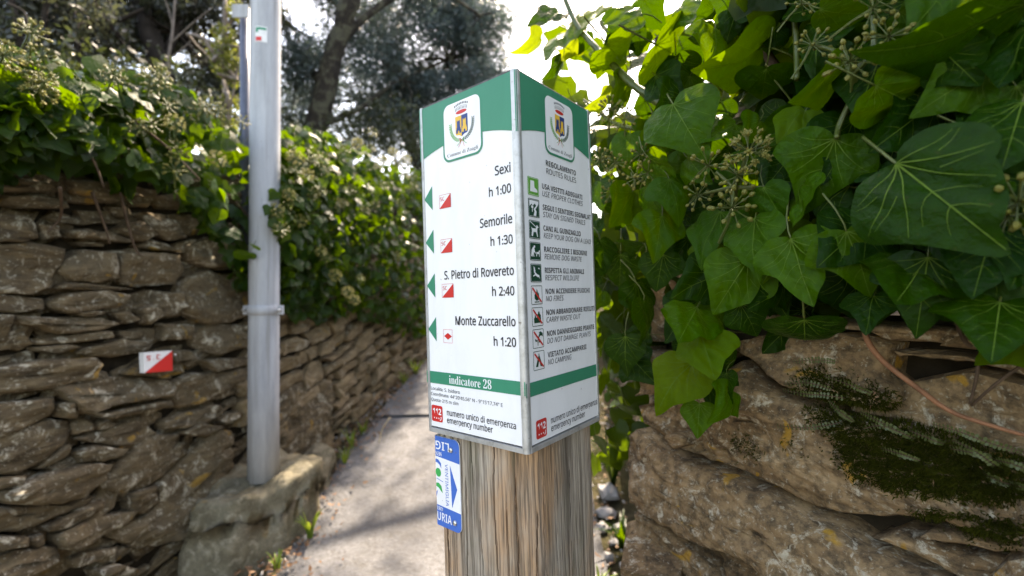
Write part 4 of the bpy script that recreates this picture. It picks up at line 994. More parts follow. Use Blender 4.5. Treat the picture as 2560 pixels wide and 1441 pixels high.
def basis(y, nrm):
    y = y.normalized(); z_ = (nrm-y*nrm.dot(y)).normalized(); x = y.cross(z_)
    return Matrix((x, y, z_)).transposed()
class Ivy:
    def __init__(s, name, loc, label, group=None):
        s.root = empty(name, loc); tag(s.root, label, 'ivy', group); s.inv = Matrix.Translation(-Vector(loc)); s.V = []; s.F = []; s.mi = []; s.k = 0
    def put(s, me, base, R3, scale, name='leaf'):
        o = bpy.data.objects.new(name, me); COL.objects.link(o); o.parent = s.root; o.matrix_parent_inverse = s.inv
        o.matrix_basis = Matrix.Translation(base) @ R3.to_4x4() @ Matrix.Scale(scale, 4); return o
    def low(s, L, base, R3, scale):
        A = np.array(R3)*scale; s.V.append(L.V @ A.T+np.array(base)); s.F.append(L.F+s.k); s.mi.append(L.mi); s.k += len(L.V)
    def flush(s, mats, name='foliage'):
        if not s.V: return
        o = npmesh(name, np.vstack(s.V), np.vstack(s.F), mats, s.root, True, np.concatenate(s.mi)); o.matrix_parent_inverse = s.inv
        o['kind'] = 'stuff'; s.V = []; s.F = []; s.mi = []; s.k = 0; return o
def umbel_mesh(seed, nb, bloom, R=.5):
    r = random.Random(seed); V = []; F = []; mi = []
    def add(vf, m):
        k = len(V); V.extend(vf[0]); F.extend(tuple(x+k for x in f) for f in vf[1]); mi.extend([m]*len(vf[1]))
    add(tube_data([(0, 0, -1.3), (.05, .0, -.6), (0, 0, 0)], [.05, .045, .06], 5), 1)
    for i in range(nb):
        zc = 1-1.55*(i+.5)/nb; a = i*2.39996+r.uniform(-.3, .3); q = math.sqrt(1-zc*zc)
        d = Vector((q*math.cos(a), q*math.sin(a), zc)).normalized(); L = R*r.uniform(.85, 1.12)
        add(tube_data([(0, 0, 0), d*L*.6, d*L], [.018, .018, .03], 4, False), 1)
        c = d*L; e = d.orthogonal().normalized(); f = d.cross(e); w = r.uniform(.065, .085)
        pr = [(0, .35), (.05, .9), (.11, 1.0), (.15, .65), (.19, 0.05)]
        k = len(V)
        for h, rr in pr:
            for j in range(6): t = j*math.tau/6; V.append(c+d*h+(e*math.cos(t)+f*math.sin(t))*w*rr)
        for j in range(len(pr)-1):
            for jj in range(6): F.append((k+j*6+jj, k+j*6+(jj+1) % 6, k+(j+1)*6+(jj+1) % 6, k+(j+1)*6+jj)); mi.append(0)
        if bloom:
            for j in range(5):
                t = j*math.tau/5; p = c+d*.14+(e*math.cos(t)+f*math.sin(t))*.13
                tt = (e*math.cos(t+1.57)+f*math.sin(t+1.57))*.045
                k = len(V); V.extend([c+d*.10, p+tt, p+d*.09, p-tt]); F.append((k, k+1, k+2, k+3)); mi.append(2)
    me = bpy.data.meshes.new('flower_head'); me.from_pydata([tuple(v) for v in V], [], F)
    for m in ('bud', 'petiole', 'bloom'): me.materials.append(M[m])
    me.polygons.foreach_set('material_index', mi); me.update(); return me
UM = [umbel_mesh(1, 20, False), umbel_mesh(2, 16, False), umbel_mesh(3, 22, True), umbel_mesh(4, 14, False)]

# ------------------------------------------------------------------ right hand ivy
ri = Ivy('ivy_plant', (.30, .60, CAMZ-.1), 'large leaved glossy green ivy hanging over the boulder wall beside the sign')
def ivy_depth(px, off=0.0):
    k = (px-CX)/FPX; o = IA-IN*off
    t = (o.x-k*o.y)/(k*ID.y-ID.x); return max(.3, o.y+ID.y*t)
hero = [  # base px, tip px, apparent width px, material, extra depth (m)
 (1978,596,2030,765,182,'leaf',0), (2116,578,2183,742,190,'leaf',.006), (2320,643,2292,831,225,'leaf_dark',0), (2481,573,2432,748,215,'leaf_dark',.004),
 (2242,410,2428,556,325,'leaf_dark',-.01), (2089,345,2027,491,236,'leaf',-.004), (2184,212,2347,291,215,'leaf',.004), (2556,5,2280,200,150,'leaf_dark',0),
 (2103,184,2014,267,78,'leaf',.004), (2014,274,1942,347,100,'leaf_yel',.012), (1917,168,1905,245,150,'leaf',.014), (2556,257,2500,440,205,'leaf_dark',.0),
 (2580,70,2490,205,150,'leaf_dark',.01), (1681,258,1742,361,195,'leaf',-.006), (1640,112,1714,152,190,'leaf',-.004), (1516,109,1561,163,152,'leaf',.0),
 (1788,71,1797,150,122,'leaf',.012), (1905,120,1787,208,110,'leaf',.006), (1575,335,1558,428,92,'leaf',.012), (1640,312,1662,378,92,'leaf',.02),
 (1839,312,1752,352,104,'leaf',.016), (1898,302,1850,362,84,'leaf',.02), (1624,394,1698,461,80,'leaf',.0), (1719,395,1773,460,100,'leaf',.012),
 (1672,448,1713,545,116,'leaf',.004), (1579,480,1539,572,92,'leaf',.016), (1616,466,1647,556,66,'leaf',.008), (1654,542,1640,655,126,'leaf',-.008),
 (1803,531,1731,640,112,'leaf',.006), (1889,547,1859,666,126,'leaf',-.006), (1911,468,1950,560,94,'leaf',.004), (1873,646,1790,775,182,'leaf',-.012),
 (1658,635,1640,736,116,'leaf_dark',.01), (1742,770,1690,866,152,'leaf',-.012), (1753,838,1780,926,152,'leaf_yel',.0), (1731,906,1631,998,142,'leaf_yel',-.014),
 (1563,840,1561,942,102,'leaf_dark',.006), (1749,1009,1744,1081,94,'leaf',.006), (1830,978,1803,1059,80,'leaf',.004), (1816,933,1807,1000,50,'leaf_dark',.008),
 (2010,797,2015,905,188,'leaf_dark',.01), (2185,740,2160,828,124,'leaf_dark',.02), (2500,757,2480,897,260,'leaf_dark',.014), (2007,459,1997,571,66,'leaf',.008),
 (1398,35,1318,66,48,'leaf_dark',-.02), (1419,75,1360,142,58,'leaf',-.01), (1352,96,1298,152,44,'leaf_yel',-.01), (1602,38,1508,46,58,'leaf',.0),
 (1402,152,1366,212,28,'leaf_dark',-.01), (1520,240,1458,282,46,'leaf_yel',.02), (1690,140,1694,200,112,'leaf_dark',.03), (1640,190,1703,245,112,'leaf_dark',.02),
 (1975,395,1905,470,120,'leaf_dark',.03), (2360,130,2450,215,150,'leaf_dark',.03), (2050,20,2180,55,110,'leaf',.02), (1950,60,1860,100,90,'leaf_dark',.03),
 (2470,270,2390,330,130,'leaf_dark',.035), (2420,480,2520,540,120,'leaf_dark',.03), (2330,560,2400,640,110,'leaf_dark',.04), (2560,600,2530,720,150,'leaf_dark',.02),
 (1960,700,1905,775,110,'leaf_dark',.035), (1850,760,1905,850,110,'leaf_dark',.03), (2090,520,2130,600,110,'leaf_dark',.045), (1500,600,1520,680,80,'leaf_dark',.03),
 (1480,30,1440,90,70,'leaf_yel',.03), (1700,20,1745,70,100,'leaf',.02), (1560,200,1520,260,70,'leaf',.03), (2250,30,2330,70,120,'leaf',.03), (1820,20,1850,80,90,'leaf_dark',.02),
]
camp = Vector((0, 0, CAMZ))
rr = random.Random(77)
for i, (bx_, by_, tx_, ty_, wpx, mt, ex) in enumerate(hero):
    d = ivy_depth((bx_+tx_)/2, ex)
    B = P(bx_, by_, d); T = P(tx_, ty_, d*(1-rr.uniform(.0, .05)))
    ax = T-B; L = LV[(i*7+3) % len(LV)]
    apl = ax.length; W = wpx/FPX*d
    view = (camp-(B+T)/2).normalized()
    nat = L.width
    nrm = view.copy()
    if W/apl > nat:                        # foreshortened along the midrib
        s = W/nat; ct = max(.45, min(1, apl/s)); an = math.acos(ct)
        ydir = ax.normalized()*ct+view*math.sin(an)*(1 if rr.random() < .7 else -1)
        nrm = view*ct-ax.normalized()*math.sin(an)*(1 if ydir.dot(view) > 0 else -1)
    else:
        s = apl/.98; ct = max(.3, min(1, W/(apl*nat))); an = math.acos(ct)*(1 if rr.random() < .5 else -1)
        side = ax.normalized().cross(view); ydir = ax; nrm = view*math.cos(an)+side*math.sin(an)
    ri.put(L.me[mt], B, basis(ydir, nrm), s)
# fill: leaves behind the front ones
low_b = [(1300, 250), (1400, 300), (1470, 960), (1560, 960), (1640, 985), (1760, 1000), (1850, 905), (1900, 815), (2050, 835), (2250, 775), (2400, 835), (2560, 860), (2760, 900)]
left_b = [(-400, 1480), (-60, 1440), (0, 1405), (60, 1330), (150, 1345), (220, 1400), (300, 1400), (1200, 1440)]
cnt = 0
def rand_frame(view, spread, droop=.7):
    y = Vector((rr.gauss(0, .5), rr.gauss(0, .3), -droop+rr.gauss(0, .45)))
    nz = (view+Vector((rr.gauss(0, spread), rr.gauss(0, spread), rr.gauss(.25, spread)))).normalized()
    if abs(y.normalized().dot(nz)) > .93: y += Vector((.4, 0, 0))
    return basis(y, nz)
while cnt < 190:
    px, py = rr.uniform(1300, 2640), rr.uniform(-80, 1000)
    if px < lerp_tab(py, left_b) or py > lerp_tab(px, low_b)-45: continue
    edge = px-lerp_tab(py, left_b)
    if edge < 170 and py < 330 and rr.random() < .55: continue
    off = rr.uniform(.02, .13)
    d = ivy_depth(px, off)
    sc = rr.uniform(.045, .085)
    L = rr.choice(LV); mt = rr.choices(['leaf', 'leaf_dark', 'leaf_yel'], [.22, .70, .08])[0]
    ri.put(L.me[mt], P(px, py, d), rand_frame((camp-P(px, py, d)).normalized(), .45), sc); cnt += 1
# deeper and beyond the frame: one mass
def mass(ivy, n, sampler, size, spread=.7, vdir=None):
    for _ in range(n):
        p = sampler()
        if p is None: continue
        v = vdir if vdir is not None else (camp-p).normalized()
        ivy.low(rr.choice(LOW), p, rand_frame(v, spread), rr.uniform(*size))
def s_back():
    px, py = rr.uniform(1330, 2760), rr.uniform(-260, 900)
    if px < lerp_tab(py, left_b)+15 or py > lerp_tab(px, low_b)-90: return None
    if px < 1700 and py < 330 and rr.random() < .35: return None
    return None if (px < 1800 and py < 60) else P(px, py, ivy_depth(px, rr.uniform(.12, .30)))
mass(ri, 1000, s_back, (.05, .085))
def s_top():                               # crest of the ivy above the picture
    t = rr.uniform(-.9, .35); o = IA+ID*t*.52-IN*rr.uniform(-.03, .6)
    return Vector((o.x, o.y, CAMZ+rr.uniform(.42, .85)-.25*max(0, t)))
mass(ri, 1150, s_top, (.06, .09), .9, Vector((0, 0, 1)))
def s_near():                              # along the wall past the right edge of the picture
    o = IA-ID*rr.uniform(.05, 3.0)-IN*rr.uniform(0, .4)
    if o.y > 0 and o.x/o.y < 1.45: return None          # stays outside the picture
    return Vector((o.x, o.y, CAMZ+rr.uniform(-.4, .45)))
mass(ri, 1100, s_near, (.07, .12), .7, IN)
def s_behind():                            # ivy beyond the end of the boulder wall
    y = rr.uniform(.95, 2.2); x = .12+.30*(y-.85)+rr.uniform(0, .35)*y; z = CAMZ+rr.uniform(-.38, .38)*y
    if z < CAMZ-.42 and x/y < .3: return None
    return Vector((x, y, z))
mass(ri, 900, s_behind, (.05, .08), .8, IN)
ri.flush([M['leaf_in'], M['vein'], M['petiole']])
# flower heads
for (px, py, k, sc, ex) in [(1872,378,2,.030,-.02),(1770,415,1,.030,-.015),(1830,520,0,.034,-.02),(1745,488,1,.026,-.01),(1846,440,0,.028,-.012),(1620,432,0,.028,-.01),(1538,408,1,.026,-.01),(1590,445,3,.028,-.005),(1525,275,0,.030,.0),(1560,300,1,.026,.0),
  (2030,112,1,.022,-.01),(2125,155,0,.028,-.015),(2222,92,1,.024,-.012),(2182,22,1,.024,-.008),(2003,10,3,.020,.0),(2545,505,0,.030,-.015),(2520,540,1,.026,-.01),(1500,400,0,.03,.03),(1530,480,1,.028,.02),(1600,385,3,.024,.01)]:
    d = ivy_depth(px, ex); v = Vector((rr.gauss(0, .35), -.75, rr.gauss(.45, .3)))
    ri.put(UM[k], P(px, py, d), basis(v.orthogonal(), v), sc*1.15, 'flower_head')
# woody and green stems
def stem(ivy, pts, r0, r1, m, name='stem'):
    q = smooth_path(pts, 5); n = len(q); o = tube(name, q, [r0+(r1-r0)*i/(n-1) for i in range(n)], m, ivy.root, 7, .25); o.matrix_parent_inverse = ivy.inv; return o
def ip(px, py, off): return P(px, py, ivy_depth(px, off))
stem(ri, [ip(1405, -20, .0), ip(1440, 60, .01), ip(1490, 120, .02), ip(1570, 200, .03), ip(1650, 260, .04), ip(1760, 330, .07), ip(1900, 420, .09)], .0045, .008, M['petiole'])
stem(ri, [ip(1460, 250, .05), ip(1540, 310, .05), ip(1620, 330, .06), ip(1720, 380, .08)], .003, .005, M['petiole'])
stem(ri, [ip(2125, 165, -.01), ip(2135, 230, .01), ip(2100, 310, .01), ip(2092, 345, 0)], .004, .0025, M['petiole'])
stem(ri, [ip(2125, 190, -.005), ip(2180, 130, .0), ip(2182, 40, .0)], .003, .002, M['petiole']); stem(ri, [ip(2125, 185, -.005), ip(2180, 140, .0), ip(2222, 100, -.008)], .003, .002, M['petiole'])
stem(ri, [ip(2125, 170, -.005), ip(2090, 130, .0), ip(2035, 115, -.005)], .003, .002, M['petiole'])
stem(ri, [ip(1920, 472, .01), ip(1850, 470, .005), ip(1832, 468, .0), ip(1760, 485, -.005)], .003, .002, M['petiole']); stem(ri, [ip(1832, 468, .0), ip(1835, 505, -.01)], .0025, .002, M['petiole']); stem(ri, [ip(1832, 468, .0), ip(1790, 430, -.01)], .0022, .002, M['petiole']); stem(ri, [ip(1832, 468, 0), ip(1850, 430, -.01), ip(1868, 395, -.015)], .0025, .002, M['petiole'])
stem(ri, [ip(1985, 30, .03), ip(1990, 120, .03), ip(1992, 200, .02)], .004, .003, M['petiole'])
for a in range(16):
    x0, y0 = rr.uniform(1650, 2500), rr.uniform(450, 800); th = rr.uniform(-.5, .5); L = rr.uniform(120, 320)
    stem(ri, [ip(x0+L*t*math.cos(th)+rr.gauss(0, 14), y0+L*t*math.sin(th)+rr.gauss(0, 14), .085+rr.uniform(-.02, .03)) for t in (0, .33, .66, 1)], .004, .002, M['bark'], 'woody_stem')
stem(ri, [ip(1860, 0, .06), ip(1900, 60, .06), ip(1920, 140, .07), ip(1990, 220, .09)], .007, .006, M['bark'], 'woody_stem')
def rwp(px, py, out): return on_plane(px, py, RC+RN*out, RN)
stem(ri, [rwp(2160, 800, .05), rwp(2168, 850, .055), rwp(2210, 905, .06), rwp(2300, 975, .06), rwp(2375, 1028, .055), rwp(2470, 1062, .05), rwp(2620, 1105, .04)], .0032, .0016, plain('red brown bramble stem', (.23, .10, .05), .7, 0, .3, .4, 90, .4), 'runner')
stem(ri, [rwp(2448, 890, .05), rwp(2440, 950, .055), rwp(2425, 1010, .05)], .0016, .001, M['bark'], 'runner'); stem(ri, [rwp(2560, 910, .05), rwp(2490, 960, .055), rwp(2428, 1015, .045)], .0015, .001, M['bark'], 'runner')
stem(ri, [rwp(2390, 800, .05), rwp(2410, 850, .055), rwp(2430, 868, .055)], .0022, .0016, M['bark'], 'runner')

# ------------------------------------------------------------------ left ivy
li = Ivy('ivy_plant', (wx(2.5)-.1, 2.5, wtop(2.5)), 'dense small leaved ivy with yellow green flower heads draped along the left wall')
topb = [(-200, 120), (0, 115), (150, 165), (300, 175), (450, 215), (560, 310), (640, 350), (700, 330), (720, 310), (800, 330), (950, 395), (1050, 425), (1300, 470)]
botb = [(-200, 470), (0, 470), (120, 440), (250, 450), (350, 520), (450, 490), (540, 620), (590, 700), (640, 740), (760, 790), (900, 790), (1000, 825), (1100, 830), (1300, 800)]
def left_pt(px, py, out): return on_left(px, py, out)
lr = random.Random(9); items = []
def lframe(spread=.55):
    y = Vector((lr.gauss(0, .5), lr.gauss(0, .4), -.7+lr.gauss(0, .4)))
    nz = (WN+Vector((lr.gauss(0, spread), lr.gauss(-.25, spread), lr.gauss(.45, spread)))).normalized()
    if abs(y.normalized().dot(nz)) > .93: y += Vector((.4, 0, 0))
    return basis(y, nz)
def lbulge(t): return .05+.20*math.sin(math.pi*min(1, max(0, t*.9+.1)))**.8
n_part = 0
def left_leaf(px, front):
    a, b = lerp_tab(px, topb), lerp_tab(px, botb)
    b2 = b+25*noise.noise(Vector((px*.012, 0, 3)))-(30 if px < 560 else 0)
    t = lr.random(); py = a+(b2-a)*t
    if px < 420 and t > .72 and lr.random() < .6: return None
    out = lbulge(t)*(1 if front else lr.uniform(.0, .95))
    return left_pt(px, py, out)
for i in range(295):
    px = lr.choice([lr.uniform(-20, 620), lr.uniform(-20, 620), lr.uniform(620, 1060)])
    p = left_leaf(px, lr.random() < .7)
    if p is None: continue
    if abs(p.x-PX) < .07 and p.y < 2.08 and lr.random() < .8: continue
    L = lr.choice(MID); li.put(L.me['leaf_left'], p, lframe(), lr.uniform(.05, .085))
for i in range(3600):
    px = lr.choice([lr.uniform(-160, 640), lr.uniform(640, 1300), lr.uniform(700, 1080)])
    p = left_leaf(px, lr.random() < .35)
    if p is None or (abs(p.x-PX) < .075 and p.y < 2.1): continue
    li.low(lr.choice(LOW), p, lframe(.6), lr.uniform(.04, .072))
def s_ltop():
    y = lr.uniform(.6, 6); d = lr.uniform(-.02, .5); q = Vector((wx(y)-.05-d, y, wtop(y)+.05+lr.uniform(.0, .22))); return q
for i in range(1500): li.low(lr.choice(LOW), s_ltop(), lframe(.7), lr.uniform(.05, .075))
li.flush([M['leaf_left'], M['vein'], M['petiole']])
ucl = [(110,170),(85,190),(40,170),(35,200),(100,190),(130,200),(145,280),(390,205),(400,225),(330,165),(340,260),(410,300),(405,270),(440,295),(500,280),(520,300),(540,310),(570,300),(60,95),(90,110),(470,400),(445,395),(530,400),(240,175),(265,180),(430,390),(590,300),
 (735,400),(780,420),(760,440),(790,470),(720,490),(700,540),(730,520),(820,530),(840,500),(860,520),(800,640),(840,660),(870,740),(930,420),(960,400),(990,420),(1010,440),(1020,460),(980,385),(920,370),(860,390),(900,440),(950,470),(1000,500),(1030,480),(880,480),(830,430),(810,395),(930,350),(1005,395),(1035,440),(760,560),(690,580),(850,690),(905,700),(770,500),(940,520),(1000,655),(880,760),(910,530),(720,420),(745,375),(790,380),(890,360)]
for (px, py) in ucl:
    o = left_pt(px, py, lbulge(.3)+.03)
    for k in range(1):
        q = o+Vector((lr.gauss(0, .02), lr.gauss(0, .02), lr.gauss(0, .02)))
        v = Vector((.4+lr.gauss(0, .3), -.5, .6)); li.put(UM[lr.choice([0, 1, 0, 2])], q, basis(v.orthogonal(), v), lr.uniform(.042, .056), 'flower_head')
for pts in ([(330, 300), (420, 370), (500, 450)], [(120, 310), (220, 380), (260, 470)], [(560, 480), (620, 540), (650, 600)], [(230, 480), (260, 560), (275, 610)], [(300, 480), (330, 600), (350, 640)], [(830, 560), (828, 640), (835, 700)], [(150, 470), (152, 540), (120, 580)], [(850, 730), (868, 790), (872, 830)]):
    q = smooth_path([left_pt(a, b, .20 if b < 480 else .07) for a, b in pts], 4); o = tube('woody_stem', q, [.005-.003*i/len(q) for i in range(len(q))], M['bark'], li.root, 6); o.matrix_parent_inverse = li.inv

# ------------------------------------------------------------------ trees
def leaf_cloud(clumps, n, size, width, seed, flat_=.0):
    """many small two-triangle leaves spread through gaussian clumps -> V,F"""
    g = np.random.default_rng(seed)
    c = np.array([k[0] for k in clumps]); r = np.array([k[1] for k in clumps]); wt = r**2; wt = wt/wt.sum()
    i = g.choice(len(clumps), n, p=wt)
    d = g.normal(size=(n, 3)); d /= np.linalg.norm(d, axis=1)[:, None]
    p = c[i]+d*(r[i]*(.35+.65*g.random(n)**.6))[:, None]*np.array([1, 1, .8])
    a = g.normal(size=(n, 3)); a /= np.linalg.norm(a, axis=1)[:, None]
    b = np.cross(a, g.normal(size=(n, 3))); b /= np.linalg.norm(b, axis=1)[:, None]
    L = (size*(.6+.8*g.random(n)))[:, None]; W = L*width
    V = np.stack([p-a*L*.5, p+b*W*.5, p+a*L*.5, p-b*W*.5], 1).reshape(-1, 3)
    F = np.arange(4*n).reshape(-1, 4)
    return V, F
def make_tree(name, base, limbs, clumps, nleaf, size, width, leafm, barkm, label, cat='tree', group=None, seed=1, twigs=0):
    root = empty(name, base); tag(root, label, cat, group)
    for i, (pts, r0, r1) in enumerate(limbs):
        q = smooth_path(pts, 4); n = len(q)
        tube('trunk' if i == 0 else 'branch', q, [r0+(r1-r0)*k/(n-1) for k in range(n)], barkm, root, 10 if r0 > .03 else 6, .35)
    # short twigs feed the clumps
    if twigs:
        r = random.Random(seed); V = []; F = []
        ends = [Vector(l[0][-1]) for l in limbs]+[Vector(l[0][len(l[0])//2]) for l in limbs]
        for (c, rad) in clumps:
            c = Vector(c); e = min(ends, key=lambda q: (q-c).length)
            m = (e+c)/2+Vector((r.gauss(0, .1), r.gauss(0, .1), r.gauss(.05, .1)))
            tv, tf = tube_data(smooth_path([e, m, c], 3), [.016, .014, .012, .010, .008, .006, .004][:7], 4, False)
            k = len(V); V += tv; F += [tuple(x+k for x in f) for f in tf]
            for _ in range(twigs):
                d = Vector((r.gauss(0, 1), r.gauss(0, 1), r.gauss(0, 1))).normalized()*rad*.95
                tv, tf = tube_data([c, c+d*.5+Vector((0, 0, .03)), c+d], [.006, .004, .002], 3, False)
                k = len(V); V += tv; F += [tuple(x+k for x in f) for f in tf]
        tg = mesh('twigs', V, F, barkm, root, True); tg['kind'] = 'stuff'
    V, F = leaf_cloud(clumps, nleaf, size, width, seed)
    o = npmesh('crown', V, F, leafm, root); o['kind'] = 'stuff'
    child_fix(root); return root
tr = random.Random(31)
def clump_px(regs, rad):
    out = []
    for (x0, y0, x1, y1, d0, d1, n) in regs:
        for _ in range(n):
            d = tr.uniform(d0, d1); out.append((tuple(P(tr.uniform(x0, x1), tr.uniform(y0, y1), d)), tr.uniform(*rad)*d/5))
    return out
tb = P(745, 470, 5.0)
make_tree('olive_tree', tb, [([P(745, 480, 5.0), P(785, 330, 5.0), P(815, 220, 4.98), P(838, 120, 4.95), P(870, 20, 4.9), P(905, -80, 4.9), P(950, -200, 4.9)], .125, .085),
   ([P(838, 120, 4.95), P(930, 30, 5.2), P(1050, -40, 5.5), P(1180, -60, 5.8)], .05, .02), ([P(815, 220, 4.98), P(740, 130, 5.1), P(700, 40, 5.2)], .045, .02),
   ([P(905, -60, 4.9), P(1040, -60, 5.0), P(1200, 40, 5.4)], .05, .015), ([P(790, 320, 5.0), P(900, 270, 5.3), P(1000, 200, 5.6), P(1120, 150, 5.8)], .04, .012), ([P(870, 20, 4.9), P(800, -80, 5.0), P(730, -60, 5.2)], .05, .02)],
   clump_px([(720, 60, 850, 330, 4.9, 6, 12), (860, 10, 1240, 330, 5.4, 7.0, 44), (950, 150, 1260, 380, 5.4, 6.8, 22), (1130, 20, 1262, 230, 5.4, 6.4, 14), (900, -60, 1200, 60, 5.8, 7, 16), (740, -120, 960, 20, 4.8, 6, 8)], (.16, .36)),
   82000, .058, .29, M['olive'], M['olivebark'], 'leaning olive tree with silvery leaves and a mottled trunk behind the wall', group='trees on the terrace', seed=3, twigs=5)
make_tree('oak_tree', P(430, 330, 3.9), [([P(440, 340, 3.9), P(405, 170, 3.9), P(375, 80, 3.9), P(345, -20, 3.9), P(320, -140, 3.9)], .085, .06),
   ([P(405, 170, 3.9), P(440, 80, 4.0), P(475, -20, 4.1)], .045, .02), ([P(345, -20, 3.9), P(230, -60, 3.9), P(120, -40, 4)], .04, .02), ([P(475, -20, 4.1), P(560, -40, 4.2), P(640, -60, 4.4)], .03, .012)],
   clump_px([(150, -20, 420, 150, 3.6, 4.8, 24), (380, -60, 700, 90, 4.0, 5.5, 13), (430, 90, 620, 280, 4.2, 5.6, 9), (200, -160, 640, -40, 3.6, 5, 12)], (.15, .33)),
   38000, .052, .42, M['oak'], M['darkbark'], 'dark evergreen tree with a forked black trunk above the left ivy', group='trees on the terrace', seed=4, twigs=5)
make_tree('thicket_tree', P(60, 200, 2.9), [([P(70, 220, 2.9), P(50, 90, 2.9), P(20, -40, 2.9)], .03, .015), ([P(130, 200, 3.0), P(110, 60, 3.0), P(130, -40, 3.0)], .022, .012), ([P(200, 200, 3.1), P(190, 60, 3.1), P(165, -40, 3.1)], .018, .01), ([P(20, 10, 2.2), P(60, 30, 2.2), P(72, 70, 2.2), P(110, 85, 2.2)], .006, .004), ([P(250, 180, 3.2), P(280, 60, 3.2), P(260, -40, 3.2)], .014, .008)],
   clump_px([(-120, -60, 250, 110, 2.9, 4.2, 26), (-200, -200, 150, -20, 2.8, 4, 10)], (.18, .36)), 15000, .045, .42, M['oak'], M['darkbark'], 'brown shadowy thicket of thin stems over the far end of left ivy', group='trees on the terrace', seed=5, twigs=8)
make_tree('sapling', P(415, 210, 3.4), [([P(412, 215, 3.4), P(420, 150, 3.4), P(432, 70, 3.4), P(440, -30, 3.4)], .014, .008), ([P(425, 110, 3.4), P(480, 60, 3.4), P(530, 20, 3.4)], .007, .003), ([P(432, 70, 3.4), P(420, 20, 3.4), P(400, -30, 3.4)], .006, .003), ([P(420, 150, 3.4), P(470, 110, 3.4), P(500, 70, 3.4)], .006, .003)],
   clump_px([(400, -40, 560, 20, 3.3, 3.7, 5)], (.1, .2)), 350, .04, .4, M['oak'], M['palebark'], 'slender pale barked sapling with bare forking branches', seed=6)
make_tree('feathery_shrub', P(565, 330, 2.9), [([P(575, 340, 2.9), P(568, 240, 2.9), P(560, 120, 2.9)], .010, .004), ([P(570, 280, 2.9), P(590, 200, 2.9), P(600, 90, 2.9)], .007, .003)],
   clump_px([(535, 110, 605, 320, 2.8, 3.1, 12), (560, 30, 600, 110, 2.8, 3.1, 2)], (.07, .15)), 2600, .030, .3, M['broom'], M['palebark'], 'yellow green feathery shrub growing just behind the grey pole', 'shrub', seed=7, twigs=4)
make_tree('olive_tree', P(1060, 470, 6.6), [([P(1065, 480, 6.6), P(1045, 400, 6.6), P(1015, 320, 6.6), P(1000, 240, 6.6), P(960, 140, 6.6)], .11, .06), ([P(1045, 400, 6.6), P(1085, 350, 6.6), P(1130, 280, 6.6)], .05, .02), ([P(1015, 320, 6.6), P(950, 290, 6.7), P(900, 250, 6.8)], .03, .015)],
   clump_px([(900, 230, 1100, 360, 6.5, 7.8, 12), (1040, 300, 1260, 460, 6.5, 8, 13), (700, 180, 930, 340, 6.4, 7.6, 14)], (.2, .36)), 34000, .06, .28, M['olive'], M['darkbark'], 'farther olive tree with a dark crooked trunk standing behind the first', group='trees on the terrace', seed=8, twigs=4)
make_tree('oak_tree', (2.7, 7.4, gz(7.4)), [([(2.7, 7.4, gz(7.4)-.1), (2.6, 7.3, CAMZ+2), (2.2, 7.2, CAMZ+5.2)], .16, .09), ([(2.25, 7.2, CAMZ+5.0), (1.2, 7.0, CAMZ+5.6), (.1, 6.8, CAMZ+6.0)], .07, .03), ([(2.3, 7.25, CAMZ+4.6), (1.9, 7.0, CAMZ+5.4), (1.3, 6.8, CAMZ+6.2)], .06, .03)],
   [((tr.uniform(-.6, 2.6), tr.uniform(6.0, 8.2), CAMZ+tr.uniform(4.9, 7.0)), tr.uniform(.28, .5)) for _ in range(24)], 1100, .085, .5, M['oak'], M['darkbark'], 'unseen tall evergreen added beyond the sign so its high crown dapples the path', group='trees on the terrace', seed=19)  # out-of-view tree put in to break up the sun on the path
make_tree('oak_tree', (2.0, 2.6, CAMZ+.5), [([(2.0, 2.6, CAMZ+.2), (1.95, 2.5, CAMZ+1.4), (2.1, 2.3, CAMZ+2.8)], .12, .07), ([(1.95, 2.5, CAMZ+1.4), (1.6, 1.8, CAMZ+2.2), (1.5, 1.2, CAMZ+2.8)], .05, .02)],
   [((tr.uniform(1.15, 3.4), tr.uniform(.9, 4.6), CAMZ+tr.uniform(.7, 3.3)), tr.uniform(.3, .5)) for _ in range(60)], 12000, .09, .5, M['oak'], M['darkbark'], 'unseen broad evergreen tree added on the bank above the boulder wall to shade the left wall', group='trees on the terrace', seed=9)  # out-of-view tree added to block sky light from the left wall
# undergrowth between ivy and trees: one dark mass
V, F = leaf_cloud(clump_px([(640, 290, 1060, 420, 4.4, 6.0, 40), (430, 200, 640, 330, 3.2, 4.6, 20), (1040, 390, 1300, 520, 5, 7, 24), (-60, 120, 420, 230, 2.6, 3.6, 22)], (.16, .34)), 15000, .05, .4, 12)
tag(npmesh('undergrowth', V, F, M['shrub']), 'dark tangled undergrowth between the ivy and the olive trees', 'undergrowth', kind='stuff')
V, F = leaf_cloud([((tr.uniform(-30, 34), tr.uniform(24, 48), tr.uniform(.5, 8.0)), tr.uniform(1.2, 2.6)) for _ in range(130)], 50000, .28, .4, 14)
tag(npmesh('far_wood', V, F, M['oak']), 'distant wood closing off the valley behind everything', 'wood', kind='stuff')

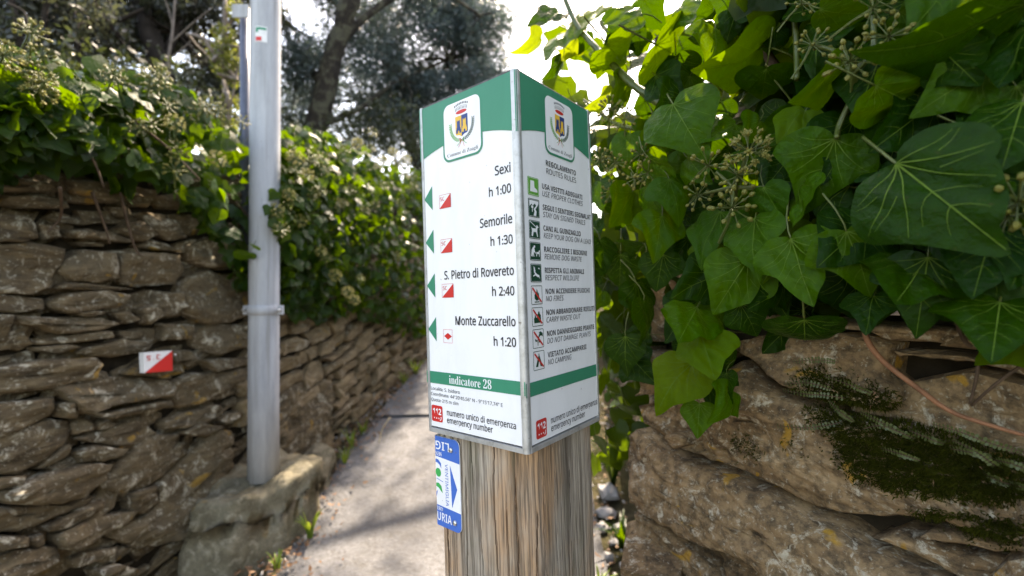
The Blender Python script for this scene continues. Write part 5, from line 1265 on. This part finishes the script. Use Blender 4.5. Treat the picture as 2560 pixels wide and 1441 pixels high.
# ------------------------------------------------------------------ moss, ferns, litter, weeds
mosspoly = [[(1880, 940), (1960, 960), (2060, 1000), (2200, 1040), (2420, 1095), (2570, 1150), (2570, 1335), (2330, 1300), (2160, 1285), (2020, 1240), (1985, 1180), (1960, 1120), (1910, 1060), (1895, 1000)],
            [(2150, 1345), (2300, 1345), (2570, 1405), (2570, 1445), (2400, 1445)], [(1690, 1118), (1740, 1130), (1760, 1160), (1730, 1185), (1690, 1150)], [(1835, 1140), (1870, 1130), (1880, 1160), (1850, 1165)]]
mv = []; mf = []; mr = random.Random(4)
def wall_hit(px, py):
    o = on_plane(px, py, RC+RN*.12, RN); h = BV.ray_cast(o, -RN, .3); return h[0], h[1]
for poly in mosspoly:
    xs = [p[0] for p in poly]; ys_ = [p[1] for p in poly]; n = int((max(xs)-min(xs))*(max(ys_)-min(ys_))*.30)
    for _ in range(n):
        px, py = mr.uniform(min(xs)-30, max(xs)+30), mr.uniform(min(ys_)-25, max(ys_)+25)
        wob = 26*noise.noise(Vector((px*.02, py*.02, 1)))+10*noise.noise(Vector((px*.08, py*.08, 4)))
        if not inpoly(px+wob+mr.gauss(0, 13), py+wob+mr.gauss(0, 11), poly): continue
        if noise.noise(Vector((px*.012, py*.02, 8))) > .5: continue
        h, nn = wall_hit(px, py)
        if h is None: continue
        up = (nn+Vector((mr.gauss(0, .45), mr.gauss(0, .45), mr.gauss(.1, .45)))).normalized(); L = mr.uniform(.003, .0085); w = up.orthogonal().normalized()
        w = (w*math.cos(mr.uniform(0, 6))+up.cross(w)*math.sin(mr.uniform(0, 6))).normalized()*mr.uniform(.0006, .0013)
        k = len(mv); b = h-nn*.001; mv += [b-w, b+w, b+up*L]; mf.append((k, k+1, k+2))
o = npmesh('moss', mv, mf, M['moss'], rw); o.matrix_parent_inverse = Matrix.Translation(-Vector(rw.location)); o['kind'] = 'stuff'
# spleenwort ferns
fronds = [[(1940, 1064), (2010, 1070), (2075, 1062), (2140, 1045)], [(1955, 975), (2010, 985), (2070, 990), (2160, 1003)], [(1960, 962), (2020, 958), (2080, 975)], [(2070, 1000), (2100, 1030), (2135, 1055)], [(2150, 1030), (2200, 1055), (2260, 1085)], [(2145, 1078), (2200, 1065), (2270, 1090), (2320, 1115)], [(2200, 1120), (2250, 1135), (2300, 1152)],
 [(2270, 1075), (2330, 1100), (2360, 1110)], [(2380, 1100), (2440, 1130), (2500, 1175), (2530, 1200)], [(2420, 1150), (2470, 1190), (2540, 1215), (2600, 1220)], [(1980, 905), (2040, 900), (2090, 905)], [(2060, 940), (2130, 965), (2180, 985)], [(2360, 1120), (2420, 1130), (2480, 1145)], [(2410, 1185), (2440, 1210), (2460, 1220)], [(2330, 1060), (2400, 1080), (2480, 1110), (2560, 1130)], [(2480, 1150), (2530, 1160), (2600, 1190)]]
for a, b, lab in ((0, 5, 'small spleenwort fern trailing over the left end of the moss'), (5, 9, 'spleenwort fern with curled fronds in the middle of the moss'), (9, 16, 'sprawling spleenwort fern at the dark right end of the mossy boulder')):
    r0 = rwp(*fronds[a][-1], .02); fr = empty('fern', r0); tag(fr, lab, 'fern', 'ferns on the boulder wall')
    for fp in fronds[a:b]:
        q = smooth_path([rwp(x, y, .030+.012*math.sin(i*1.3)) for i, (x, y) in enumerate(fp)], 8)
        V, F = tube_data(q, .0005, 4); mi = [0]*len(F); tot = 0
        for i in range(1, len(q)-1):
            for u in (.0,):
                c = q[i].lerp(q[i+1], u); t = (q[i+1]-q[i-1]).normalized(); s_ = t.cross(RN).normalized(); L = .0037*(.6+.4*math.sin(math.pi*i/len(q)))*mr.uniform(.8, 1.15)
                for sd in (-1, 1):
                    s2 = (s_*sd+RN*mr.uniform(-.2, .5)).normalized(); k = len(V)
                    V += [c, c+s2*L*.35-t*L*.34, c+s2*L*.85-t*L*.30, c+s2*L, c+s2*L*.85+t*L*.30, c+s2*L*.35+t*L*.34]; F.append(tuple(range(k, k+6))); mi.append(1)
        mesh('frond', V, F, [M['bark'], M['fern']], fr, False, mi)
    child_fix(fr)
# fallen leaves and crumbs: along the path's left edge, in wall crevices
V = []; F = []
def litter(p, nrm, L, w):
    a = nrm.orthogonal().normalized(); th = mr.uniform(0, 6.28); a = a*math.cos(th)+nrm.cross(a)*math.sin(th); b = nrm.cross(a); k = len(V)
    V.extend([p-a*L*.5+nrm*mr.uniform(0, .4)*L, p+b*w*.5, p+a*L*.5+nrm*mr.uniform(0, .5)*L, p-b*w*.5+nrm*mr.uniform(0, .2)*L]); F.append((k, k+1, k+2, k+3))
Z = Vector((0, 0, 1))
for _ in range(1500):
    y = mr.uniform(1.5, 5.2); x = lerp_tab(y, ledge)+mr.gauss(-.03, .10)
    litter(Vector((x, y, gz(y)+(.042 if y < 3.2 else .075))), (Z+Vector((mr.gauss(0, .3), mr.gauss(0, .3), 0))).normalized(), mr.uniform(.012, .04), mr.uniform(.006, .018))
for _ in range(500):
    y = mr.uniform(1.2, 4.0); x = mr.uniform(.25, .75)
    litter(Vector((x, y, gz(y)+.02)), Z, mr.uniform(.01, .04), mr.uniform(.006, .02))
for (px, py, n) in ((2080, 1005, 14), (2200, 1020, 16), (2300, 1040, 18), (2420, 1010, 14), (2160, 1030, 8), (2350, 1250, 4)):
    for _ in range(n):
        h, nn = wall_hit(px+mr.gauss(0, 60), py+mr.gauss(0, 18))
        if h is not None: litter(h+nn*.004, nn, mr.uniform(.003, .008), mr.uniform(.001, .002))
tag(npmesh('leaf_litter', V, F, M['dead']), 'brown dry leaves scattered along the path edge and in crevices', 'leaf litter', kind='stuff')
# pebbles
def pebble(p, r, m, label, group, seed):
    bm = bmesh.new(); bmesh.ops.create_icosphere(bm, subdivisions=2, radius=1); sc = (r*random.Random(seed).uniform(.8, 1.3), r*random.Random(seed+1).uniform(.7, 1.1), r*random.Random(seed+2).uniform(.5, .8))
    for v in bm.verts:
        q = v.co.copy(); v.co = Vector((q.x*sc[0], q.y*sc[1], q.z*sc[2]))*(1+.45*noise.noise(q*1.3+Vector((seed*3.1, 0, 0))))+Vector(p)
    me = bpy.data.meshes.new('pebble'); bm.to_mesh(me); bm.free()
    return tag(link('pebble', me, m), label, 'pebble', group)
M['palestone'] = plain('pale limestone', (.33, .32, .31), .9, 0, .2, .4, 20, .5)
for i, (px, py, y, r) in enumerate([(1522, 1172, 2.35, .062), (1516, 1215, 2.2, .04), (1520, 1310, 1.9, .032), (1505, 1250, 2.1, .03), (1535, 1260, 2.0, .022), (1500, 1390, 1.75, .035), (1540, 1400, 1.7, .02), (1560, 1330, 1.85, .025), (1515, 1440, 1.65, .03), (1550, 1225, 2.1, .03)]):
    q = P(px, py, y); pebble((q.x, y, gz(y)+r*.35), r, M['palestone'], 'largest pale angular stone, lying against the dark grass clump behind the post' if i == 0 else 'small pale stone on the bare ground between the post and the boulder wall', None if i == 0 else 'pale stones beside the post', i+1)
V = []; F = []
for _ in range(1400):
    y = mr.uniform(1.1, 4.5); x = mr.choice([mr.gauss(.52, .14), lerp_tab(y, ledge)+mr.gauss(-.04, .05)]); r = mr.uniform(.003, .010); c = Vector((x, y, gz(y)+.012+(.02 if x < 0 else 0)+r*.3)); k = len(V)
    V += [c+Vector((r, 0, 0)), c+Vector((-r*.6, r, 0)), c+Vector((-r*.5, -r, 0)), c+Vector((0, 0, r)), c-Vector((0, 0, r))]; F += [(k, k+1, k+3), (k+1, k+2, k+3), (k+2, k, k+3), (k, k+4, k+1), (k+1, k+4, k+2), (k+2, k+4, k)]
tag(npmesh('gravel', V, F, M['palestone']), 'loose pale grit along both edges of the path', 'gravel', kind='stuff')
def tuft(c, n, h, spread, m, label, group=None, w=.0035, name='grass_tuft', cat='grass'):
    c = Vector(c); rt = empty(name, c); tag(rt, label, cat, group)
    for i in range(n):
        a = mr.uniform(0, 6.28); d = Vector((math.cos(a), math.sin(a), 0)); L = h*mr.uniform(.6, 1.1); s_ = spread*mr.uniform(.3, 1); V = []; F = []
        sd = Vector((-d.y, d.x, 0)); k = 6
        for j in range(k+1):
            t = j/k; p = c+d*.008+d*(s_*t**1.7*L)+Z*(L*t*(1-.45*s_*t*t)); ww = w*(1-t**2)+.0003
            V += [p-sd*ww, p+sd*ww+d*.0008]
        for j in range(k): F.append((2*j, 2*j+1, 2*j+3, 2*j+2))
        mesh('blade', V, F, m, rt, True)
    child_fix(rt); return rt
def gpt(px, y): x = (px-CX)/FPX*y; return (x, y, gz(y)+.015)
tuft((-.885, 2.0, gz(2.0)+.03), 16, .15, .55, M['grass'], 'bright grass tuft at the corner of the pole block beside the path', 'grass along the path', .008)
tuft((-.925, 1.80, gz(1.8)+.03), 9, .09, .6, M['grass'], 'small bright grass sprig in the crack below the pole block', 'grass along the path', .006)
tuft(gpt(863, 2.6), 12, .13, .7, M['grass'], 'thin grass behind the low stone next to the pole', 'grass along the path', .004)
tuft(gpt(880, 2.75), 16, .14, .6, M['grass'], 'grass growing at the wall foot halfway up the path', 'grass along the path', .005)
tuft(gpt(908, 2.9), 14, .12, .6, M['grass'], 'yellow green weeds at the wall foot beside litter', 'grass along the path', .007)
tuft(gpt(1040, 3.75), 22, .20, .7, M['grass'], 'tall sunlit grass at the top of the path next to the sign', 'grass along the path', .006)
tuft(gpt(1010, 3.6), 14, .13, .7, M['grass'], 'low sunlit grass near the top of the path', 'grass along the path', .006)
tuft(gpt(1532, 2.4), 60, .34, .75, M['leaf_left'], 'dark green grass clump behind the wooden post by the boulder wall', None, .0045)
tuft(gpt(1555, 1.95), 22, .16, .9, M['leaf_left'], 'leafy dark weeds at the foot of the boulder wall', None, .010)
tuft(gpt(1500, 1.7), 12, .09, .9, M['grass'], 'bright low weeds on the ground right behind the wooden post', None, .008)
tuft(gpt(585, 1.55), 26, .10, 1.0, M['leaf_left'], 'dark weeds in the corner below the left wall and the block', None, .012)
q = [P(948, 1092, 2.75), P(955, 1062, 2.8), P(975, 1040, 2.85)]
o = tube('dry_stalk', smooth_path([Vector((p.x, p.y, gz(p.y)+.05+.05*i)) for i, p in enumerate(q)], 4), .004, M['straw'], None, 6); tag(o, 'pale dry stalk lying on the concrete path', 'stalk')
